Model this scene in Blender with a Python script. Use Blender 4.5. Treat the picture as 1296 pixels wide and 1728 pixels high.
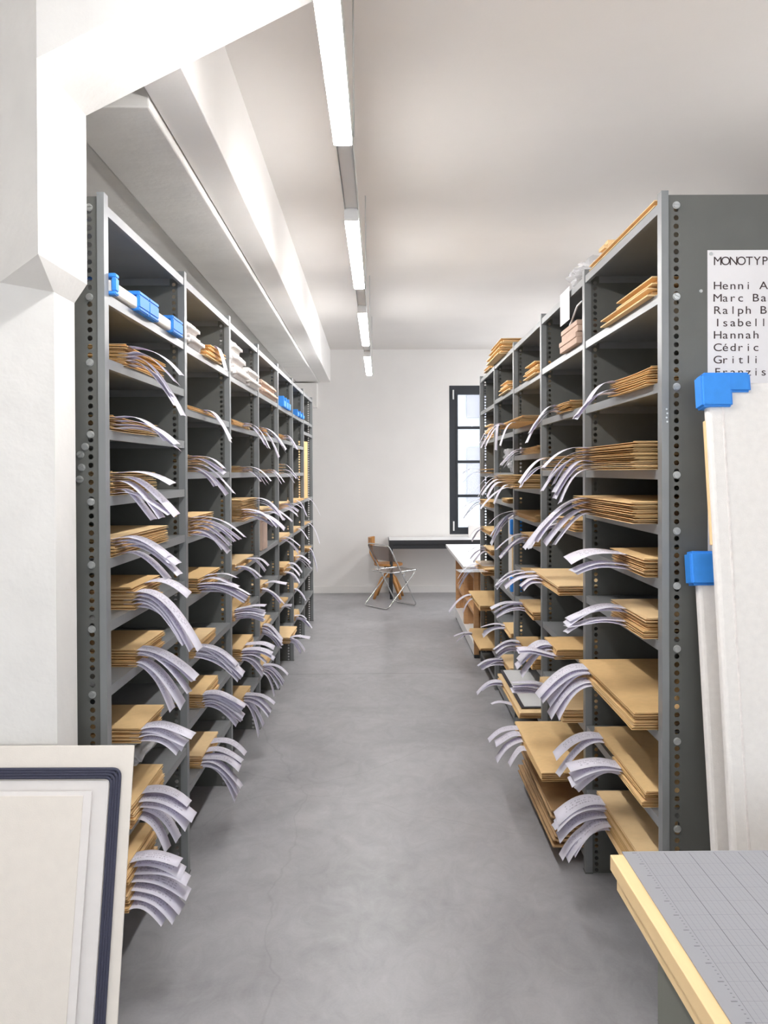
import bpy, bmesh, math, random
from mathutils import Vector, Matrix

for o in list(bpy.data.objects):
    bpy.data.objects.remove(o)
C = bpy.context.scene.collection
S = bpy.context.scene
PI = math.pi

# ------------------------------------------------------------------ camera, world, exposure
cam = bpy.data.objects.new('camera', bpy.data.cameras.new('camera'))
C.objects.link(cam)
S.camera = cam
cam.location = (0, 0, 1.675)
cam.rotation_mode = 'YXZ'
cam.rotation_euler = (PI/2 - 0.0086, 0, 0)
cam.matrix_world = Matrix.Translation((0, 0, 1.675)) @ Matrix.Rotation(PI/2 - 0.0086, 4, 'X') @ Matrix.Rotation(-0.0044, 4, 'Z')
cam.data.sensor_fit = 'VERTICAL'
cam.data.sensor_height = 36.0
cam.data.sensor_width = 27.0
cam.data.lens = 36.0 * 1495 / 1728
cam.data.shift_x = -5.5 / 1728
cam.data.shift_y = -56.0 / 1728
cam.data.clip_start = 0.05

S.view_settings.view_transform = 'Standard'
S.view_settings.look = 'None'
S.view_settings.gamma = 1
S.view_settings.use_curve_mapping = False
S.view_settings.exposure = 0.80
S.cycles.max_bounces = 10
S.cycles.diffuse_bounces = 6
S.cycles.sample_clamp_indirect = 6
S.cycles.caustics_reflective = False
S.cycles.caustics_refractive = False

world = bpy.data.worlds.new('world')
S.world = world
world.use_nodes = True
world.node_tree.nodes['Background'].inputs[0].default_value = (0.86, 0.93, 1.0, 1)
world.node_tree.nodes['Background'].inputs[1].default_value = 2.6

YAW = 0.0167            # the building is turned a degree against the racks

# ------------------------------------------------------------------ materials
def mat(name, col, rough=0.6, metal=0.0, noise=0.0, nscale=20.0, bump=0.0, bscale=200.0, spec=0.5, alpha=1.0, trans=0.0, stretch=None):
    m = bpy.data.materials.new(name)
    m.use_nodes = True
    n, l = m.node_tree.nodes, m.node_tree.links
    b = n['Principled BSDF']
    b.inputs['Roughness'].default_value = rough
    b.inputs['Metallic'].default_value = metal
    b.inputs['Specular IOR Level'].default_value = spec
    b.inputs['Alpha'].default_value = alpha
    b.inputs['Transmission Weight'].default_value = trans
    b.inputs['Base Color'].default_value = (*col, 1)
    tc = n.new('ShaderNodeTexCoord')
    src = tc.outputs['Object']
    if stretch:
        mp = n.new('ShaderNodeMapping'); mp.inputs['Scale'].default_value = stretch
        l.new(src, mp.inputs[0]); src = mp.outputs[0]
    if noise:
        t = n.new('ShaderNodeTexNoise'); t.inputs['Scale'].default_value = nscale
        t.inputs['Detail'].default_value = 5
        l.new(src, t.inputs['Vector'])
        r = n.new('ShaderNodeMapRange')
        r.inputs[1].default_value = 0.3; r.inputs[2].default_value = 0.7
        r.inputs[3].default_value = 1 - noise; r.inputs[4].default_value = 1 + noise
        l.new(t.outputs[0], r.inputs[0])
        v = n.new('ShaderNodeVectorMath'); v.operation = 'SCALE'
        v.inputs[0].default_value = col
        l.new(r.outputs[0], v.inputs['Scale'])
        l.new(v.outputs[0], b.inputs['Base Color'])
    if bump:
        t2 = n.new('ShaderNodeTexNoise'); t2.inputs['Scale'].default_value = bscale
        t2.inputs['Detail'].default_value = 3
        l.new(src, t2.inputs['Vector'])
        bp = n.new('ShaderNodeBump'); bp.inputs['Strength'].default_value = bump
        bp.inputs['Distance'].default_value = 0.002
        l.new(t2.outputs[0], bp.inputs['Height']); l.new(bp.outputs[0], b.inputs['Normal'])
    return m

M = {}
M['wall'] = mat('wall_paint', (0.83, 0.81, 0.79), 0.85, noise=0.015, nscale=3, bump=0.35, bscale=60, spec=0.2)
M['ceiling'] = mat('dimmed_ceiling_paint', (0.72, 0.69, 0.665), 0.9, noise=0.015, nscale=2, bump=0.2, bscale=80, spec=0.1)  # greyer than the walls: the ceiling's dimmer light is put into the colour
M['plaster'] = mat('rough_plaster', (0.80, 0.785, 0.76), 0.9, noise=0.04, nscale=5, bump=0.9, bscale=28, spec=0.15)
M['rack'] = mat('grey_rack_enamel', (0.118, 0.120, 0.110), 0.45, noise=0.05, nscale=9, bump=0.08, bscale=900)
M['shelf'] = mat('grey_enamel_lit_tone', (0.225, 0.233, 0.237), 0.36, noise=0.05, nscale=8)  # same enamel as the rack, lightened to carry the light on lips and posts
M['bolt'] = mat('zinc_bolt', (0.55, 0.56, 0.55), 0.35, 0.7)
M['kraft'] = mat('kraft_paper', (0.80, 0.555, 0.275), 0.75, noise=0.035, nscale=40, bump=0.15, bscale=90, spec=0.25)
M['kraft2'] = mat('pale_kraft_paper', (0.84, 0.61, 0.335), 0.72, noise=0.03, nscale=35, bump=0.2, bscale=60, spec=0.25)
M['kraft3'] = mat('brown_kraft_paper', (0.70, 0.465, 0.215), 0.78, noise=0.04, nscale=40, bump=0.15, bscale=90, spec=0.25)
M['card'] = mat('brown_cardboard', (0.46, 0.29, 0.145), 0.8, noise=0.05, nscale=25, bump=0.2, bscale=100)
M['pinkcard'] = mat('beige_cardboard', (0.58, 0.42, 0.33), 0.8, noise=0.07, nscale=12)
M['foam'] = mat('white_packing_foam', (0.84, 0.81, 0.78), 0.8, noise=0.03, nscale=50, bump=0.5, bscale=320, spec=0.2)
M['bubble'] = mat('bubble_wrap', (0.82, 0.77, 0.74), 0.4, noise=0.08, nscale=60, bump=0.9, bscale=110)
M['blue'] = mat('blue_foam', (0.035, 0.27, 0.80), 0.55, noise=0.05, nscale=30, bump=0.2, bscale=200)
M['white'] = mat('white_laminate', (0.82, 0.82, 0.82), 0.35)
M['black'] = mat('black_metal', (0.022, 0.024, 0.028), 0.4)
M['frame'] = mat('black_window_paint', (0.016, 0.02, 0.028), 0.45)
M['chrome'] = mat('chrome', (0.62, 0.62, 0.62), 0.16, 1.0)
M['smoke'] = mat('smoked_plastic', (0.25, 0.17, 0.13), 0.1, alpha=0.55)
M['oak'] = mat('orange_oak', (0.50, 0.235, 0.07), 0.45, noise=0.15, nscale=8, stretch=(6, 6, 1))
M['ply'] = mat('plywood', (0.56, 0.31, 0.14), 0.55, noise=0.10, nscale=6, stretch=(1, 1, 6))
M['birch'] = mat('birch_table_wood', (0.93, 0.68, 0.36), 0.5, noise=0.05, nscale=7, stretch=(8, 1, 1))
M['board'] = mat('cream_board', (0.80, 0.745, 0.68), 0.8, noise=0.02, nscale=30, bump=0.15, bscale=300)
M['sheet'] = mat('pale_backing_sheet', (0.80, 0.765, 0.745), 0.75, noise=0.015, nscale=30)
M['navy'] = mat('navy_ribbed_edge', (0.04, 0.042, 0.075), 0.6, bump=0.6, bscale=500, noise=0.1, nscale=200)
M['tube_housing'] = mat('white_lamp_housing', (0.85, 0.85, 0.85), 0.35)
M['dark'] = mat('dark_print', (0.03, 0.025, 0.03), 0.7)
M['film'] = mat('clear_film', (0.85, 0.85, 0.87), 0.12, alpha=0.42, bump=0.8, bscale=40)
M['pane'] = mat('window_glass', (0.95, 0.98, 1.0), 0.02, alpha=0.12)
M['facade'] = mat('pale_facade', (0.30, 0.315, 0.335), 0.8, noise=0.05, nscale=1)
M['facade_dark'] = mat('facade_window_grey', (0.20, 0.195, 0.225), 0.5)
M['cab'] = mat('grey_green_cabinet', (0.16, 0.165, 0.14), 0.5)
M['poster'] = mat('poster_paper', (0.80, 0.78, 0.79), 0.6, noise=0.01, nscale=30)

def emis(name, col, s):
    m = bpy.data.materials.new(name); m.use_nodes = True
    b = m.node_tree.nodes['Principled BSDF']
    b.inputs['Base Color'].default_value = (0.9, 0.9, 0.9, 1)
    b.inputs['Emission Color'].default_value = (*col, 1)
    b.inputs['Emission Strength'].default_value = s
    return m
M['tube'] = emis('lit_diffuser', (1.0, 0.985, 0.975), 54.0)

def floor_mat():
    m = bpy.data.materials.new('polished_screed'); m.use_nodes = True
    n, l = m.node_tree.nodes, m.node_tree.links
    b = n['Principled BSDF']
    tc = n.new('ShaderNodeTexCoord')
    def noise(sc, det, rough=0.55, dist=0.0, stretch=None):
        t = n.new('ShaderNodeTexNoise'); t.inputs['Scale'].default_value = sc
        t.inputs['Detail'].default_value = det; t.inputs['Roughness'].default_value = rough
        t.inputs['Distortion'].default_value = dist
        if stretch:
            mp = n.new('ShaderNodeMapping'); mp.inputs['Scale'].default_value = stretch
            l.new(tc.outputs['Object'], mp.inputs[0]); l.new(mp.outputs[0], t.inputs['Vector'])
        else:
            l.new(tc.outputs['Object'], t.inputs['Vector'])
        return t.outputs[0]
    a = noise(1.6, 6, 0.6, 0.8); c = noise(9, 6, 0.7, 1.2, (1, 0.6, 1)); f = noise(120, 2)
    add = n.new('ShaderNodeMath'); add.operation = 'MULTIPLY_ADD'
    l.new(a, add.inputs[0]); add.inputs[1].default_value = 0.6
    k = n.new('ShaderNodeMath'); k.operation = 'MULTIPLY'; l.new(c, k.inputs[0]); k.inputs[1].default_value = 0.34
    k2 = n.new('ShaderNodeMath'); k2.operation = 'MULTIPLY_ADD'; l.new(f, k2.inputs[0]); k2.inputs[1].default_value = 0.08
    l.new(k.outputs[0], k2.inputs[2]); l.new(k2.outputs[0], add.inputs[2])
    r = n.new('ShaderNodeValToRGB')
    r.color_ramp.elements[0].position = 0.36; r.color_ramp.elements[0].color = (0.27, 0.268, 0.278, 1)
    r.color_ramp.elements[1].position = 0.66; r.color_ramp.elements[1].color = (0.43, 0.425, 0.44, 1)
    l.new(add.outputs[0], r.inputs[0])
    # two construction joints across the aisle
    sep = n.new('ShaderNodeSeparateXYZ'); l.new(tc.outputs['Object'], sep.inputs[0])
    col = r.outputs[0]
    w = n.new('ShaderNodeMath'); w.operation = 'MULTIPLY_ADD'; l.new(c, w.inputs[0]); w.inputs[1].default_value = 0.02
    l.new(sep.outputs['Y'], w.inputs[2])
    for y in (7.33,):
        d = n.new('ShaderNodeMath'); d.operation = 'COMPARE'; l.new(w.outputs[0], d.inputs[0])
        d.inputs[1].default_value = y; d.inputs[2].default_value = 0.006 if y > 6 else 0.003
        mx = n.new('ShaderNodeMix'); mx.data_type = 'RGBA'; mx.blend_type = 'MULTIPLY'
        l.new(d.outputs[0], mx.inputs[0]); l.new(col, mx.inputs[6]); mx.inputs[7].default_value = (0.6, 0.6, 0.6, 1)
        col = mx.outputs[2]
    # hairline shrinkage cracks and a few old stains
    warp = n.new('ShaderNodeVectorMath'); warp.operation = 'MULTIPLY_ADD'
    nv = n.new('ShaderNodeTexNoise'); nv.inputs['Scale'].default_value = 1.1; nv.inputs['Detail'].default_value = 4
    l.new(tc.outputs['Object'], nv.inputs['Vector'])
    l.new(nv.outputs[1], warp.inputs[0]); warp.inputs[1].default_value = (0.55, 0.55, 0.0); l.new(tc.outputs['Object'], warp.inputs[2])
    vo = n.new('ShaderNodeTexVoronoi'); vo.feature = 'DISTANCE_TO_EDGE'; vo.inputs['Scale'].default_value = 0.62
    l.new(warp.outputs[0], vo.inputs['Vector'])
    cr = n.new('ShaderNodeMapRange'); cr.inputs[1].default_value = 0.0; cr.inputs[2].default_value = 0.0035
    cr.inputs[3].default_value = 0.20; cr.inputs[4].default_value = 0.0; l.new(vo.outputs[0], cr.inputs[0])
    st = noise(3.1, 3, 0.5, 0.3, (1, 0.7, 1))
    sr = n.new('ShaderNodeMapRange'); sr.inputs[1].default_value = 0.66; sr.inputs[2].default_value = 0.74
    sr.inputs[3].default_value = 0.0; sr.inputs[4].default_value = 0.32; l.new(st, sr.inputs[0])
    for fac, tint in ((cr.outputs[0], (0.45, 0.44, 0.43, 1)), (sr.outputs[0], (0.55, 0.54, 0.50, 1))):
        mx = n.new('ShaderNodeMix'); mx.data_type = 'RGBA'; mx.blend_type = 'MULTIPLY'
        l.new(fac, mx.inputs[0]); l.new(col, mx.inputs[6]); mx.inputs[7].default_value = tint
        col = mx.outputs[2]
    l.new(col, b.inputs['Base Color'])
    rr = n.new('ShaderNodeMapRange'); rr.inputs[3].default_value = 0.30; rr.inputs[4].default_value = 0.5
    l.new(a, rr.inputs[0]); l.new(rr.outputs[0], b.inputs['Roughness'])
    b.inputs['Specular IOR Level'].default_value = 0.45
    return m
M['floor'] = floor_mat()

def slip_mat():
    """white paper with three lines of small illegible print"""
    m = bpy.data.materials.new('printed_slip_paper'); m.use_nodes = True
    n, l = m.node_tree.nodes, m.node_tree.links
    b = n['Principled BSDF']; b.inputs['Roughness'].default_value = 0.7
    b.inputs['Specular IOR Level'].default_value = 0.25
    uv = n.new('ShaderNodeUVMap')
    sep = n.new('ShaderNodeSeparateXYZ'); l.new(uv.outputs[0], sep.inputs[0])
    def math_(op, a, c=None, d=None):
        x = n.new('ShaderNodeMath'); x.operation = op
        for i, q in enumerate((a, c, d)):
            if q is None: continue
            if isinstance(q, (int, float)): x.inputs[i].default_value = q
            else: l.new(q, x.inputs[i])
        return x.outputs[0]
    band = None
    for v0 in (0.30, 0.48, 0.66):
        c = math_('COMPARE', sep.outputs['Y'], v0, 0.042)
        band = c if band is None else math_('MAXIMUM', band, c)
    row = math_('FLOOR', math_('MULTIPLY', sep.outputs['Y'], 5.5))
    oi = n.new('ShaderNodeObjectInfo')
    cmb = n.new('ShaderNodeCombineXYZ')
    l.new(math_('MULTIPLY', sep.outputs['X'], 60), cmb.inputs[0])
    l.new(math_('MULTIPLY', row, 7.3), cmb.inputs[1])
    l.new(math_('MULTIPLY', oi.outputs['Random'], 50), cmb.inputs[2])
    t = n.new('ShaderNodeTexNoise'); t.inputs['Scale'].default_value = 1.0; t.inputs['Detail'].default_value = 2
    l.new(cmb.outputs[0], t.inputs['Vector'])
    ink = math_('GREATER_THAN', t.outputs[0], 0.52)
    lim = math_('COMPARE', sep.outputs['X'], 0.5, 0.33)
    f = math_('MULTIPLY', math_('MULTIPLY', band, ink), math_('MULTIPLY', lim, 0.45))
    mx = n.new('ShaderNodeMix'); mx.data_type = 'RGBA'
    l.new(f, mx.inputs[0]); mx.inputs[6].default_value = (0.89, 0.87, 0.94, 1); mx.inputs[7].default_value = (0.10, 0.09, 0.12, 1)
    l.new(mx.outputs[2], b.inputs['Base Color'])
    # a little light passes through thin paper
    tr = n.new('ShaderNodeBsdfTranslucent'); tr.inputs[0].default_value = (0.72, 0.66, 0.88, 1)
    ms = n.new('ShaderNodeMixShader'); ms.inputs[0].default_value = 0.22
    l.new(b.outputs[0], ms.inputs[1]); l.new(tr.outputs[0], ms.inputs[2])
    l.new(ms.outputs[0], n['Material Output'].inputs[0])
    return m
M['slip'] = slip_mat()

def cutting_mat():
    m = bpy.data.materials.new('gridded_cutting_mat'); m.use_nodes = True
    n, l = m.node_tree.nodes, m.node_tree.links
    b = n['Principled BSDF']; b.inputs['Roughness'].default_value = 0.5
    tc = n.new('ShaderNodeTexCoord'); sep = n.new('ShaderNodeSeparateXYZ'); l.new(tc.outputs['Object'], sep.inputs[0])
    def math_(op, a, c=None, d=None):
        x = n.new('ShaderNodeMath'); x.operation = op
        for i, q in enumerate((a, c, d)):
            if q is None: continue
            if isinstance(q, (int, float)): x.inputs[i].default_value = q
            else: l.new(q, x.inputs[i])
        return x.outputs[0]
    def lines(coord, off, step, hw):
        p = math_('PINGPONG', math_('ADD', coord, off), step/2)
        return math_('LESS_THAN', p, hw)
    X, Y = sep.outputs['X'], sep.outputs['Y']        # origin: corner of the ruled field, x to the side, -y towards the near edge
    infield = math_('MULTIPLY', math_('GREATER_THAN', X, 0.0), math_('LESS_THAN', Y, 0.0004))
    fx = lines(X, 10.0, 0.01, 0.00022); cx = lines(X, 10.0, 0.05, 0.0005)
    fy = lines(Y, 10.0, 0.01, 0.00018); cy = lines(Y, 10.0, 0.05, 0.00032)
    a = math_('MAXIMUM', math_('MULTIPLY', fx, 0.45), math_('MULTIPLY', cx, 0.9))
    c = math_('MAXIMUM', math_('MULTIPLY', fy, 0.16), math_('MULTIPLY', cy, 0.45))
    f = math_('MULTIPLY', math_('MAXIMUM', a, c), infield)
    # ruler ticks beside the field
    tick = math_('MULTIPLY', lines(Y, 10.0, 0.01, 0.0012), math_('COMPARE', X, -0.006, 0.0016))
    num = math_('MULTIPLY', lines(Y, 10.0, 0.05, 0.0016), math_('COMPARE', X, -0.010, 0.0042))
    f = math_('MAXIMUM', f, math_('MULTIPLY', math_('MAXIMUM', tick, num), math_('MULTIPLY', math_('LESS_THAN', Y, 0.003), 0.5)))
    mx = n.new('ShaderNodeMix'); mx.data_type = 'RGBA'; l.new(f, mx.inputs[0])
    mx.inputs[6].default_value = (0.33, 0.335, 0.36, 1); mx.inputs[7].default_value = (0.03, 0.03, 0.035, 1)
    l.new(mx.outputs[2], b.inputs['Base Color'])
    return m
M['mat'] = cutting_mat()

# ------------------------------------------------------------------ helpers
def obj(name, bm, m=None, parent=None, loc=None, rotz=0.0, smooth=False):
    me = bpy.data.meshes.new(name)
    bmesh.ops.recalc_face_normals(bm, faces=bm.faces)
    bm.to_mesh(me); bm.free()
    if m is not None:
        for q in (m if isinstance(m, (list, tuple)) else [m]):
            me.materials.append(q)
    if smooth:
        me.shade_smooth()
    o = bpy.data.objects.new(name, me); C.objects.link(o)
    if parent: o.parent = parent
    if loc: o.location = loc
    if rotz: o.rotation_euler = (0, 0, rotz)
    return o
def tag(o, label, cat, group=None, kind=None):
    o['label'] = label; o['category'] = cat
    if group: o['group'] = group
    if kind: o['kind'] = kind
    return o
def thing(name, label, cat, loc=(0, 0, 0), rotz=0.0, group=None):
    o = bpy.data.objects.new(name, None); C.objects.link(o)
    o.empty_display_size = 0.1
    o.location = loc; o.rotation_euler = (0, 0, rotz)
    return tag(o, label, cat, group)
def struct(name, bm, m, loc=None, rotz=0.0):
    o = obj(name, bm, m, loc=loc, rotz=rotz); o['kind'] = 'structure'; return o
def box(bm, x0, x1, y0, y1, z0, z1, mi=0):
    vs = [bm.verts.new((x, y, z)) for z in (z0, z1) for y in (y0, y1) for x in (x0, x1)]
    fs = []
    for q in ((0, 2, 3, 1), (4, 5, 7, 6), (0, 1, 5, 4), (2, 6, 7, 3), (0, 4, 6, 2), (1, 3, 7, 5)):
        f = bm.faces.new([vs[i] for i in q]); f.material_index = mi; fs.append(f)
    return vs
def B(*a):
    bm = bmesh.new(); box(bm, *a); return bm
def RB(x0, x1, y0, y1, z0, z1, r=0.003, seg=2):
    bm = bmesh.new(); box(bm, x0, x1, y0, y1, z0, z1)
    bmesh.ops.bevel(bm, geom=bm.edges[:], offset=r, segments=seg, affect='EDGES', profile=0.5)
    return bm
def prism(bm, pts, z0, z1):
    a = [bm.verts.new((x, y, z0)) for x, y in pts]; b = [bm.verts.new((x, y, z1)) for x, y in pts]
    n = len(pts)
    bm.faces.new(a[::-1]); bm.faces.new(b)
    for i in range(n):
        bm.faces.new((a[i], a[(i+1) % n], b[(i+1) % n], b[i]))
def tube(bm, pts, r, seg=8, closed=False):
    pts = [Vector(p) for p in pts]; n = len(pts); rings = []
    up = None
    for i, p in enumerate(pts):
        if closed: t = (pts[(i+1) % n] - pts[i-1])
        else: t = (pts[min(i+1, n-1)] - pts[max(i-1, 0)])
        t.normalize()
        if up is None:
            up = Vector((0, 0, 1)) if abs(t.z) < 0.9 else Vector((1, 0, 0))
        u = (up - t * up.dot(t)).normalized(); v = t.cross(u); up = u
        rr = r[i] if isinstance(r, (list, tuple)) else r
        rings.append([bm.verts.new(p + u * math.cos(2*PI*k/seg) * rr + v * math.sin(2*PI*k/seg) * rr) for k in range(seg)])
    for i in range(n if closed else n-1):
        a, b = rings[i], rings[(i+1) % n]
        for k in range(seg):
            bm.faces.new((a[k], a[(k+1) % seg], b[(k+1) % seg], b[k]))
    if not closed:
        bm.faces.new(rings[0][::-1]); bm.faces.new(rings[-1])
def rounded(pts, r, seg=5, closed=False):
    """polyline with rounded corners"""
    pts = [Vector(p) for p in pts]; out = []
    n = len(pts)
    for i, p in enumerate(pts):
        if not closed and i in (0, n-1): out.append(p); continue
        a = (pts[i-1] - p); b = (pts[(i+1) % n] - p)
        q = min(r, a.length*0.45, b.length*0.45)
        A = p + a.normalized()*q; Bq = p + b.normalized()*q
        for k in range(seg+1):
            t = k/seg
            out.append(A*(1-t)**2 + p*2*t*(1-t) + Bq*t*t)
    return out
def cyl(bm, c, r, h, axis='z', seg=20):
    c = Vector(c); rings = []
    for s in (0, 1):
        ring = []
        for k in range(seg):
            a = 2*PI*k/seg
            d = {'z': Vector((math.cos(a)*r, math.sin(a)*r, s*h)), 'y': Vector((math.cos(a)*r, s*h, math.sin(a)*r)), 'x': Vector((s*h, math.cos(a)*r, math.sin(a)*r))}[axis]
            ring.append(bm.verts.new(c + d))
        rings.append(ring)
    bm.faces.new(rings[0][::-1]); bm.faces.new(rings[1])
    for k in range(seg):
        bm.faces.new((rings[0][k], rings[0][(k+1) % seg], rings[1][(k+1) % seg], rings[1][k]))
def R2(x, y):
    """room frame to world"""
    return (x*math.cos(YAW) - y*math.sin(YAW), x*math.sin(YAW) + y*math.cos(YAW))
ORD = ['', 'first', 'second', 'third', 'fourth', 'fifth', 'sixth', 'seventh', 'eighth', 'ninth', 'tenth', 'eleventh', 'twelfth']

# ------------------------------------------------------------------ room shell (in the building's own frame)
CEIL = 3.35; WL = -1.55; WR = 4.4; YB = 12.2; YF = -3.5
struct('floor', B(WL-0.3, WR+0.3, YF-0.3, YB+0.3, -0.2, 0), M['floor'], rotz=YAW)
struct('ceiling', B(WL-0.3, WR+0.3, YF-0.3, YB+0.3, CEIL, CEIL+0.2), M['ceiling'], rotz=YAW)
struct('wall_left', B(WL-0.25, WL, YF, YB, 0, CEIL), M['wall'], rotz=YAW)
# right-hand wall with two unseen windows added to light the far end
bm = bmesh.new()
box(bm, WR, WR+0.3, YF, YB, 0, 0.9); box(bm, WR, WR+0.3, YF, YB, 2.8, CEIL)
wy = [(8.3, 9.8), (10.2, 11.7)]
prev = YF
for a, b in wy:
    box(bm, WR, WR+0.3, prev, a, 0.9, 2.8); prev = b
box(bm, WR, WR+0.3, prev, YB, 0.9, 2.8)
struct('wall_right', bm, M['wall'], rotz=YAW)
# far wall with the window opening
WX0, WX1, WZ0, WZ1 = 1.062, 2.08, 0.80, 2.85
bm = bmesh.new()
box(bm, WL, WX0, YB, YB+0.3, 0, CEIL); box(bm, WX1, WR, YB, YB+0.3, 0, CEIL)
box(bm, WX0, WX1, YB, YB+0.3, 0, WZ0); box(bm, WX0, WX1, YB, YB+0.3, WZ1, CEIL)
struct('wall_back', bm, M['wall'], rotz=YAW)
bm = bmesh.new()      # wall behind the camera, with a wide window band
box(bm, WL, WR, YF-0.3, YF, 0, 0.9); box(bm, WL, WR, YF-0.3, YF, 2.9, CEIL)
box(bm, WL, -0.9, YF-0.3, YF, 0.9, 2.9); box(bm, 3.6, WR, YF-0.3, YF, 0.9, 2.9)
struct('wall_front', bm, M['wall'], rotz=YAW)
struct('baseboard_back', RB(WL, WR, YB-0.015, YB, 0, 0.095, 0.002), M['wall'], rotz=YAW)

# black casement window in the far wall
w = thing('window_1', 'tall black-framed casement window in the far white wall', 'window', (*R2(0, 0), 0), YAW)
w['kind'] = 'structure'
bm = bmesh.new(); t = 0.095
box(bm, WX0, WX0+t, YB+0.0, YB+0.08, WZ0, WZ1); box(bm, WX1-t, WX1, YB+0.0, YB+0.08, WZ0, WZ1)
box(bm, WX0+t, WX1-t, YB+0.0, YB+0.08, WZ0, WZ0+0.07); box(bm, WX0+t, WX1-t, YB+0.0, YB+0.08, WZ1-0.09, WZ1)
obj('window_frame', bm, M['frame'], w)
mid = WX0 + t + 0.365
for k, (a, b) in enumerate(((WX0+t, mid), (mid, WX1-t))):
    bm = bmesh.new(); e = 0.022
    box(bm, a, a+e, YB-0.012, YB+0.05, WZ0+0.07, WZ1-0.09); box(bm, b-0.035, b, YB-0.012, YB+0.05, WZ0+0.07, WZ1-0.09)
    box(bm, a+e, b-0.035, YB-0.012, YB+0.05, WZ0+0.07, WZ0+0.095); box(bm, a+e, b-0.035, YB-0.012, YB+0.05, WZ1-0.125, WZ1-0.09)
    for z in (1.33, 1.80, 2.27):
        box(bm, a+e, b-0.035, YB, YB+0.04, z-0.019, z+0.019)
    s = obj('sash', bm, M['frame'], w)
    obj('pane', B(a+e, b-0.035, YB+0.018, YB+0.022, WZ0+0.095, WZ1-0.125), M['pane'], s)
for z in (WZ0+0.05, WZ1-0.19):
    bm = bmesh.new(); cyl(bm, (WX0+0.055, YB-0.012, z), 0.011, 0.13, 'z', 10)
    obj('hinge', bm, M['white'], w)
for k, (a, b) in enumerate(wy):  # frames of the unseen windows added for daylight on the far wall
    w2 = thing('window_%d' % (k+3), 'added side window, out of view', 'window', (0, 0, 0), YAW); w2['kind'] = 'structure'
    del w2['label']; del w2['category']
    bm = bmesh.new()
    for (p, q, r, s) in ((a, a+0.06, 0.9, 2.8), (b-0.06, b, 0.9, 2.8), (a+0.06, b-0.06, 0.9, 0.96), (a+0.06, b-0.06, 2.74, 2.8), ((a+b)/2-0.03, (a+b)/2+0.03, 0.96, 2.74)):
        box(bm, WR+0.1, WR+0.17, p, q, r, s)
    obj('window_frame', bm, M['frame'], w2)

# facade across the street seen through the glass
f = thing('building', 'pale building across the street behind the black window', 'building', (0, 0, 0), YAW)
obj('wall', B(-4, 8, 22, 23, -6, 12), M['facade'], f)
bm = bmesh.new()
bw = []
for i in range(6):
    for j in range(5):
        x = -2.9 + i*1.75; z = -1.2 + j*2.1
        bw.append((x, z))
for x, z in bw:
    obj('window', B(x, x+0.95, 21.95, 22.0, z, z+1.35), M['facade_dark'], f)
bm.free()

# concrete column with stepped head, haunched cross beam, and the two long beams over the column rack
def poly_solid(bm, faces):
    """faces: list of lists of coordinates; shared vertices merged"""
    cache = {}
    for f_ in faces:
        vs = []
        for p in f_:
            k = tuple(round(c, 4) for c in p)
            if k not in cache: cache[k] = bm.verts.new(k)
            vs.append(cache[k])
        bm.faces.new(vs)
bm = bmesh.new()
XL = -2.2
lo = [(-0.894, 2.542), (-0.894, 2.386), (-1.04, 2.386), (XL, 2.386), (XL, 2.542)]
up = [(-0.857, 2.542), (-0.857, 2.186), (-1.04, 2.386), (XL, 2.386), (XL, 2.542)]
ZA, ZB = 2.214, 2.160
lz = [ZB, ZB, ZB+0.027, ZB+0.027, ZB]; uz = [ZA, ZA, ZB+0.027, ZB+0.027, ZA]
topz = 2.695
n5 = 5
P0 = [(x, y, 0) for x, y in lo]; P1 = [(x, y, z) for (x, y), z in zip(lo, lz)]
P2 = [(x, y, z) for (x, y), z in zip(up, uz)]; P3 = [(x, y, CEIL) for x, y in up]
fc = [P0[::-1]]
def ring(A_, B_):
    for i in range(n5):
        j = (i+1) % n5
        q = [A_[i], A_[j], B_[j], B_[i]]
        qq = []
        for p in q:
            if not qq or (Vector(p)-Vector(qq[-1])).length > 1e-4: qq.append(p)
        if (Vector(qq[0])-Vector(qq[-1])).length < 1e-4: qq.pop()
        if len(qq) > 2: fc.append(qq)
ring(P0, P1); ring(P1, P2); ring(P2, P3)
fc.append(P3)
poly_solid(bm, fc)
bmesh.ops.triangulate(bm, faces=bm.faces)
struct('column_left', bm, M['plaster'])
bm = bmesh.new()      # cross beam rising from the column head
sl = 0.498
def hz(x): return topz + (x + 0.857)*sl
xe = -0.857 + (CEIL - topz)/sl
prof = [(-0.857, topz), (xe, CEIL), (-0.857, CEIL)]
prev = None
a_ = [bm.verts.new((x, 2.186, z)) for x, z in prof]; b_ = [bm.verts.new((x, 2.542, z)) for x, z in prof]
bm.faces.new(a_); bm.faces.new(b_[::-1])
for i in range(3):
    bm.faces.new((a_[i], a_[(i+1) % 3], b_[(i+1) % 3], b_[i]))
struct('beam_cross', bm, M['plaster'])
# long beams
struct('beam_upper', RB(-0.722, -0.572, 2.50, YB, 2.90, CEIL, 0.004), M['wall'], rotz=YAW)
struct('beam_lower', RB(-1.032, -0.728, 2.93, YB-1.95, 2.872, CEIL, 0.006), M['plaster'], rotz=YAW)
struct('beam_inner', RB(WL, -1.040, 2.60, YB, 2.884, CEIL, 0.006), M['plaster'], rotz=YAW)
struct('beam_end', RB(-1.032, -0.728, YB-1.94, YB, 2.89, CEIL, 0.004), M['wall'], rotz=YAW)
struct('trim_1', RB(-1.10, -0.745, YB-0.22, YB, 2.545, 2.872, 0.004), M['wall'], rotz=YAW)

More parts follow.
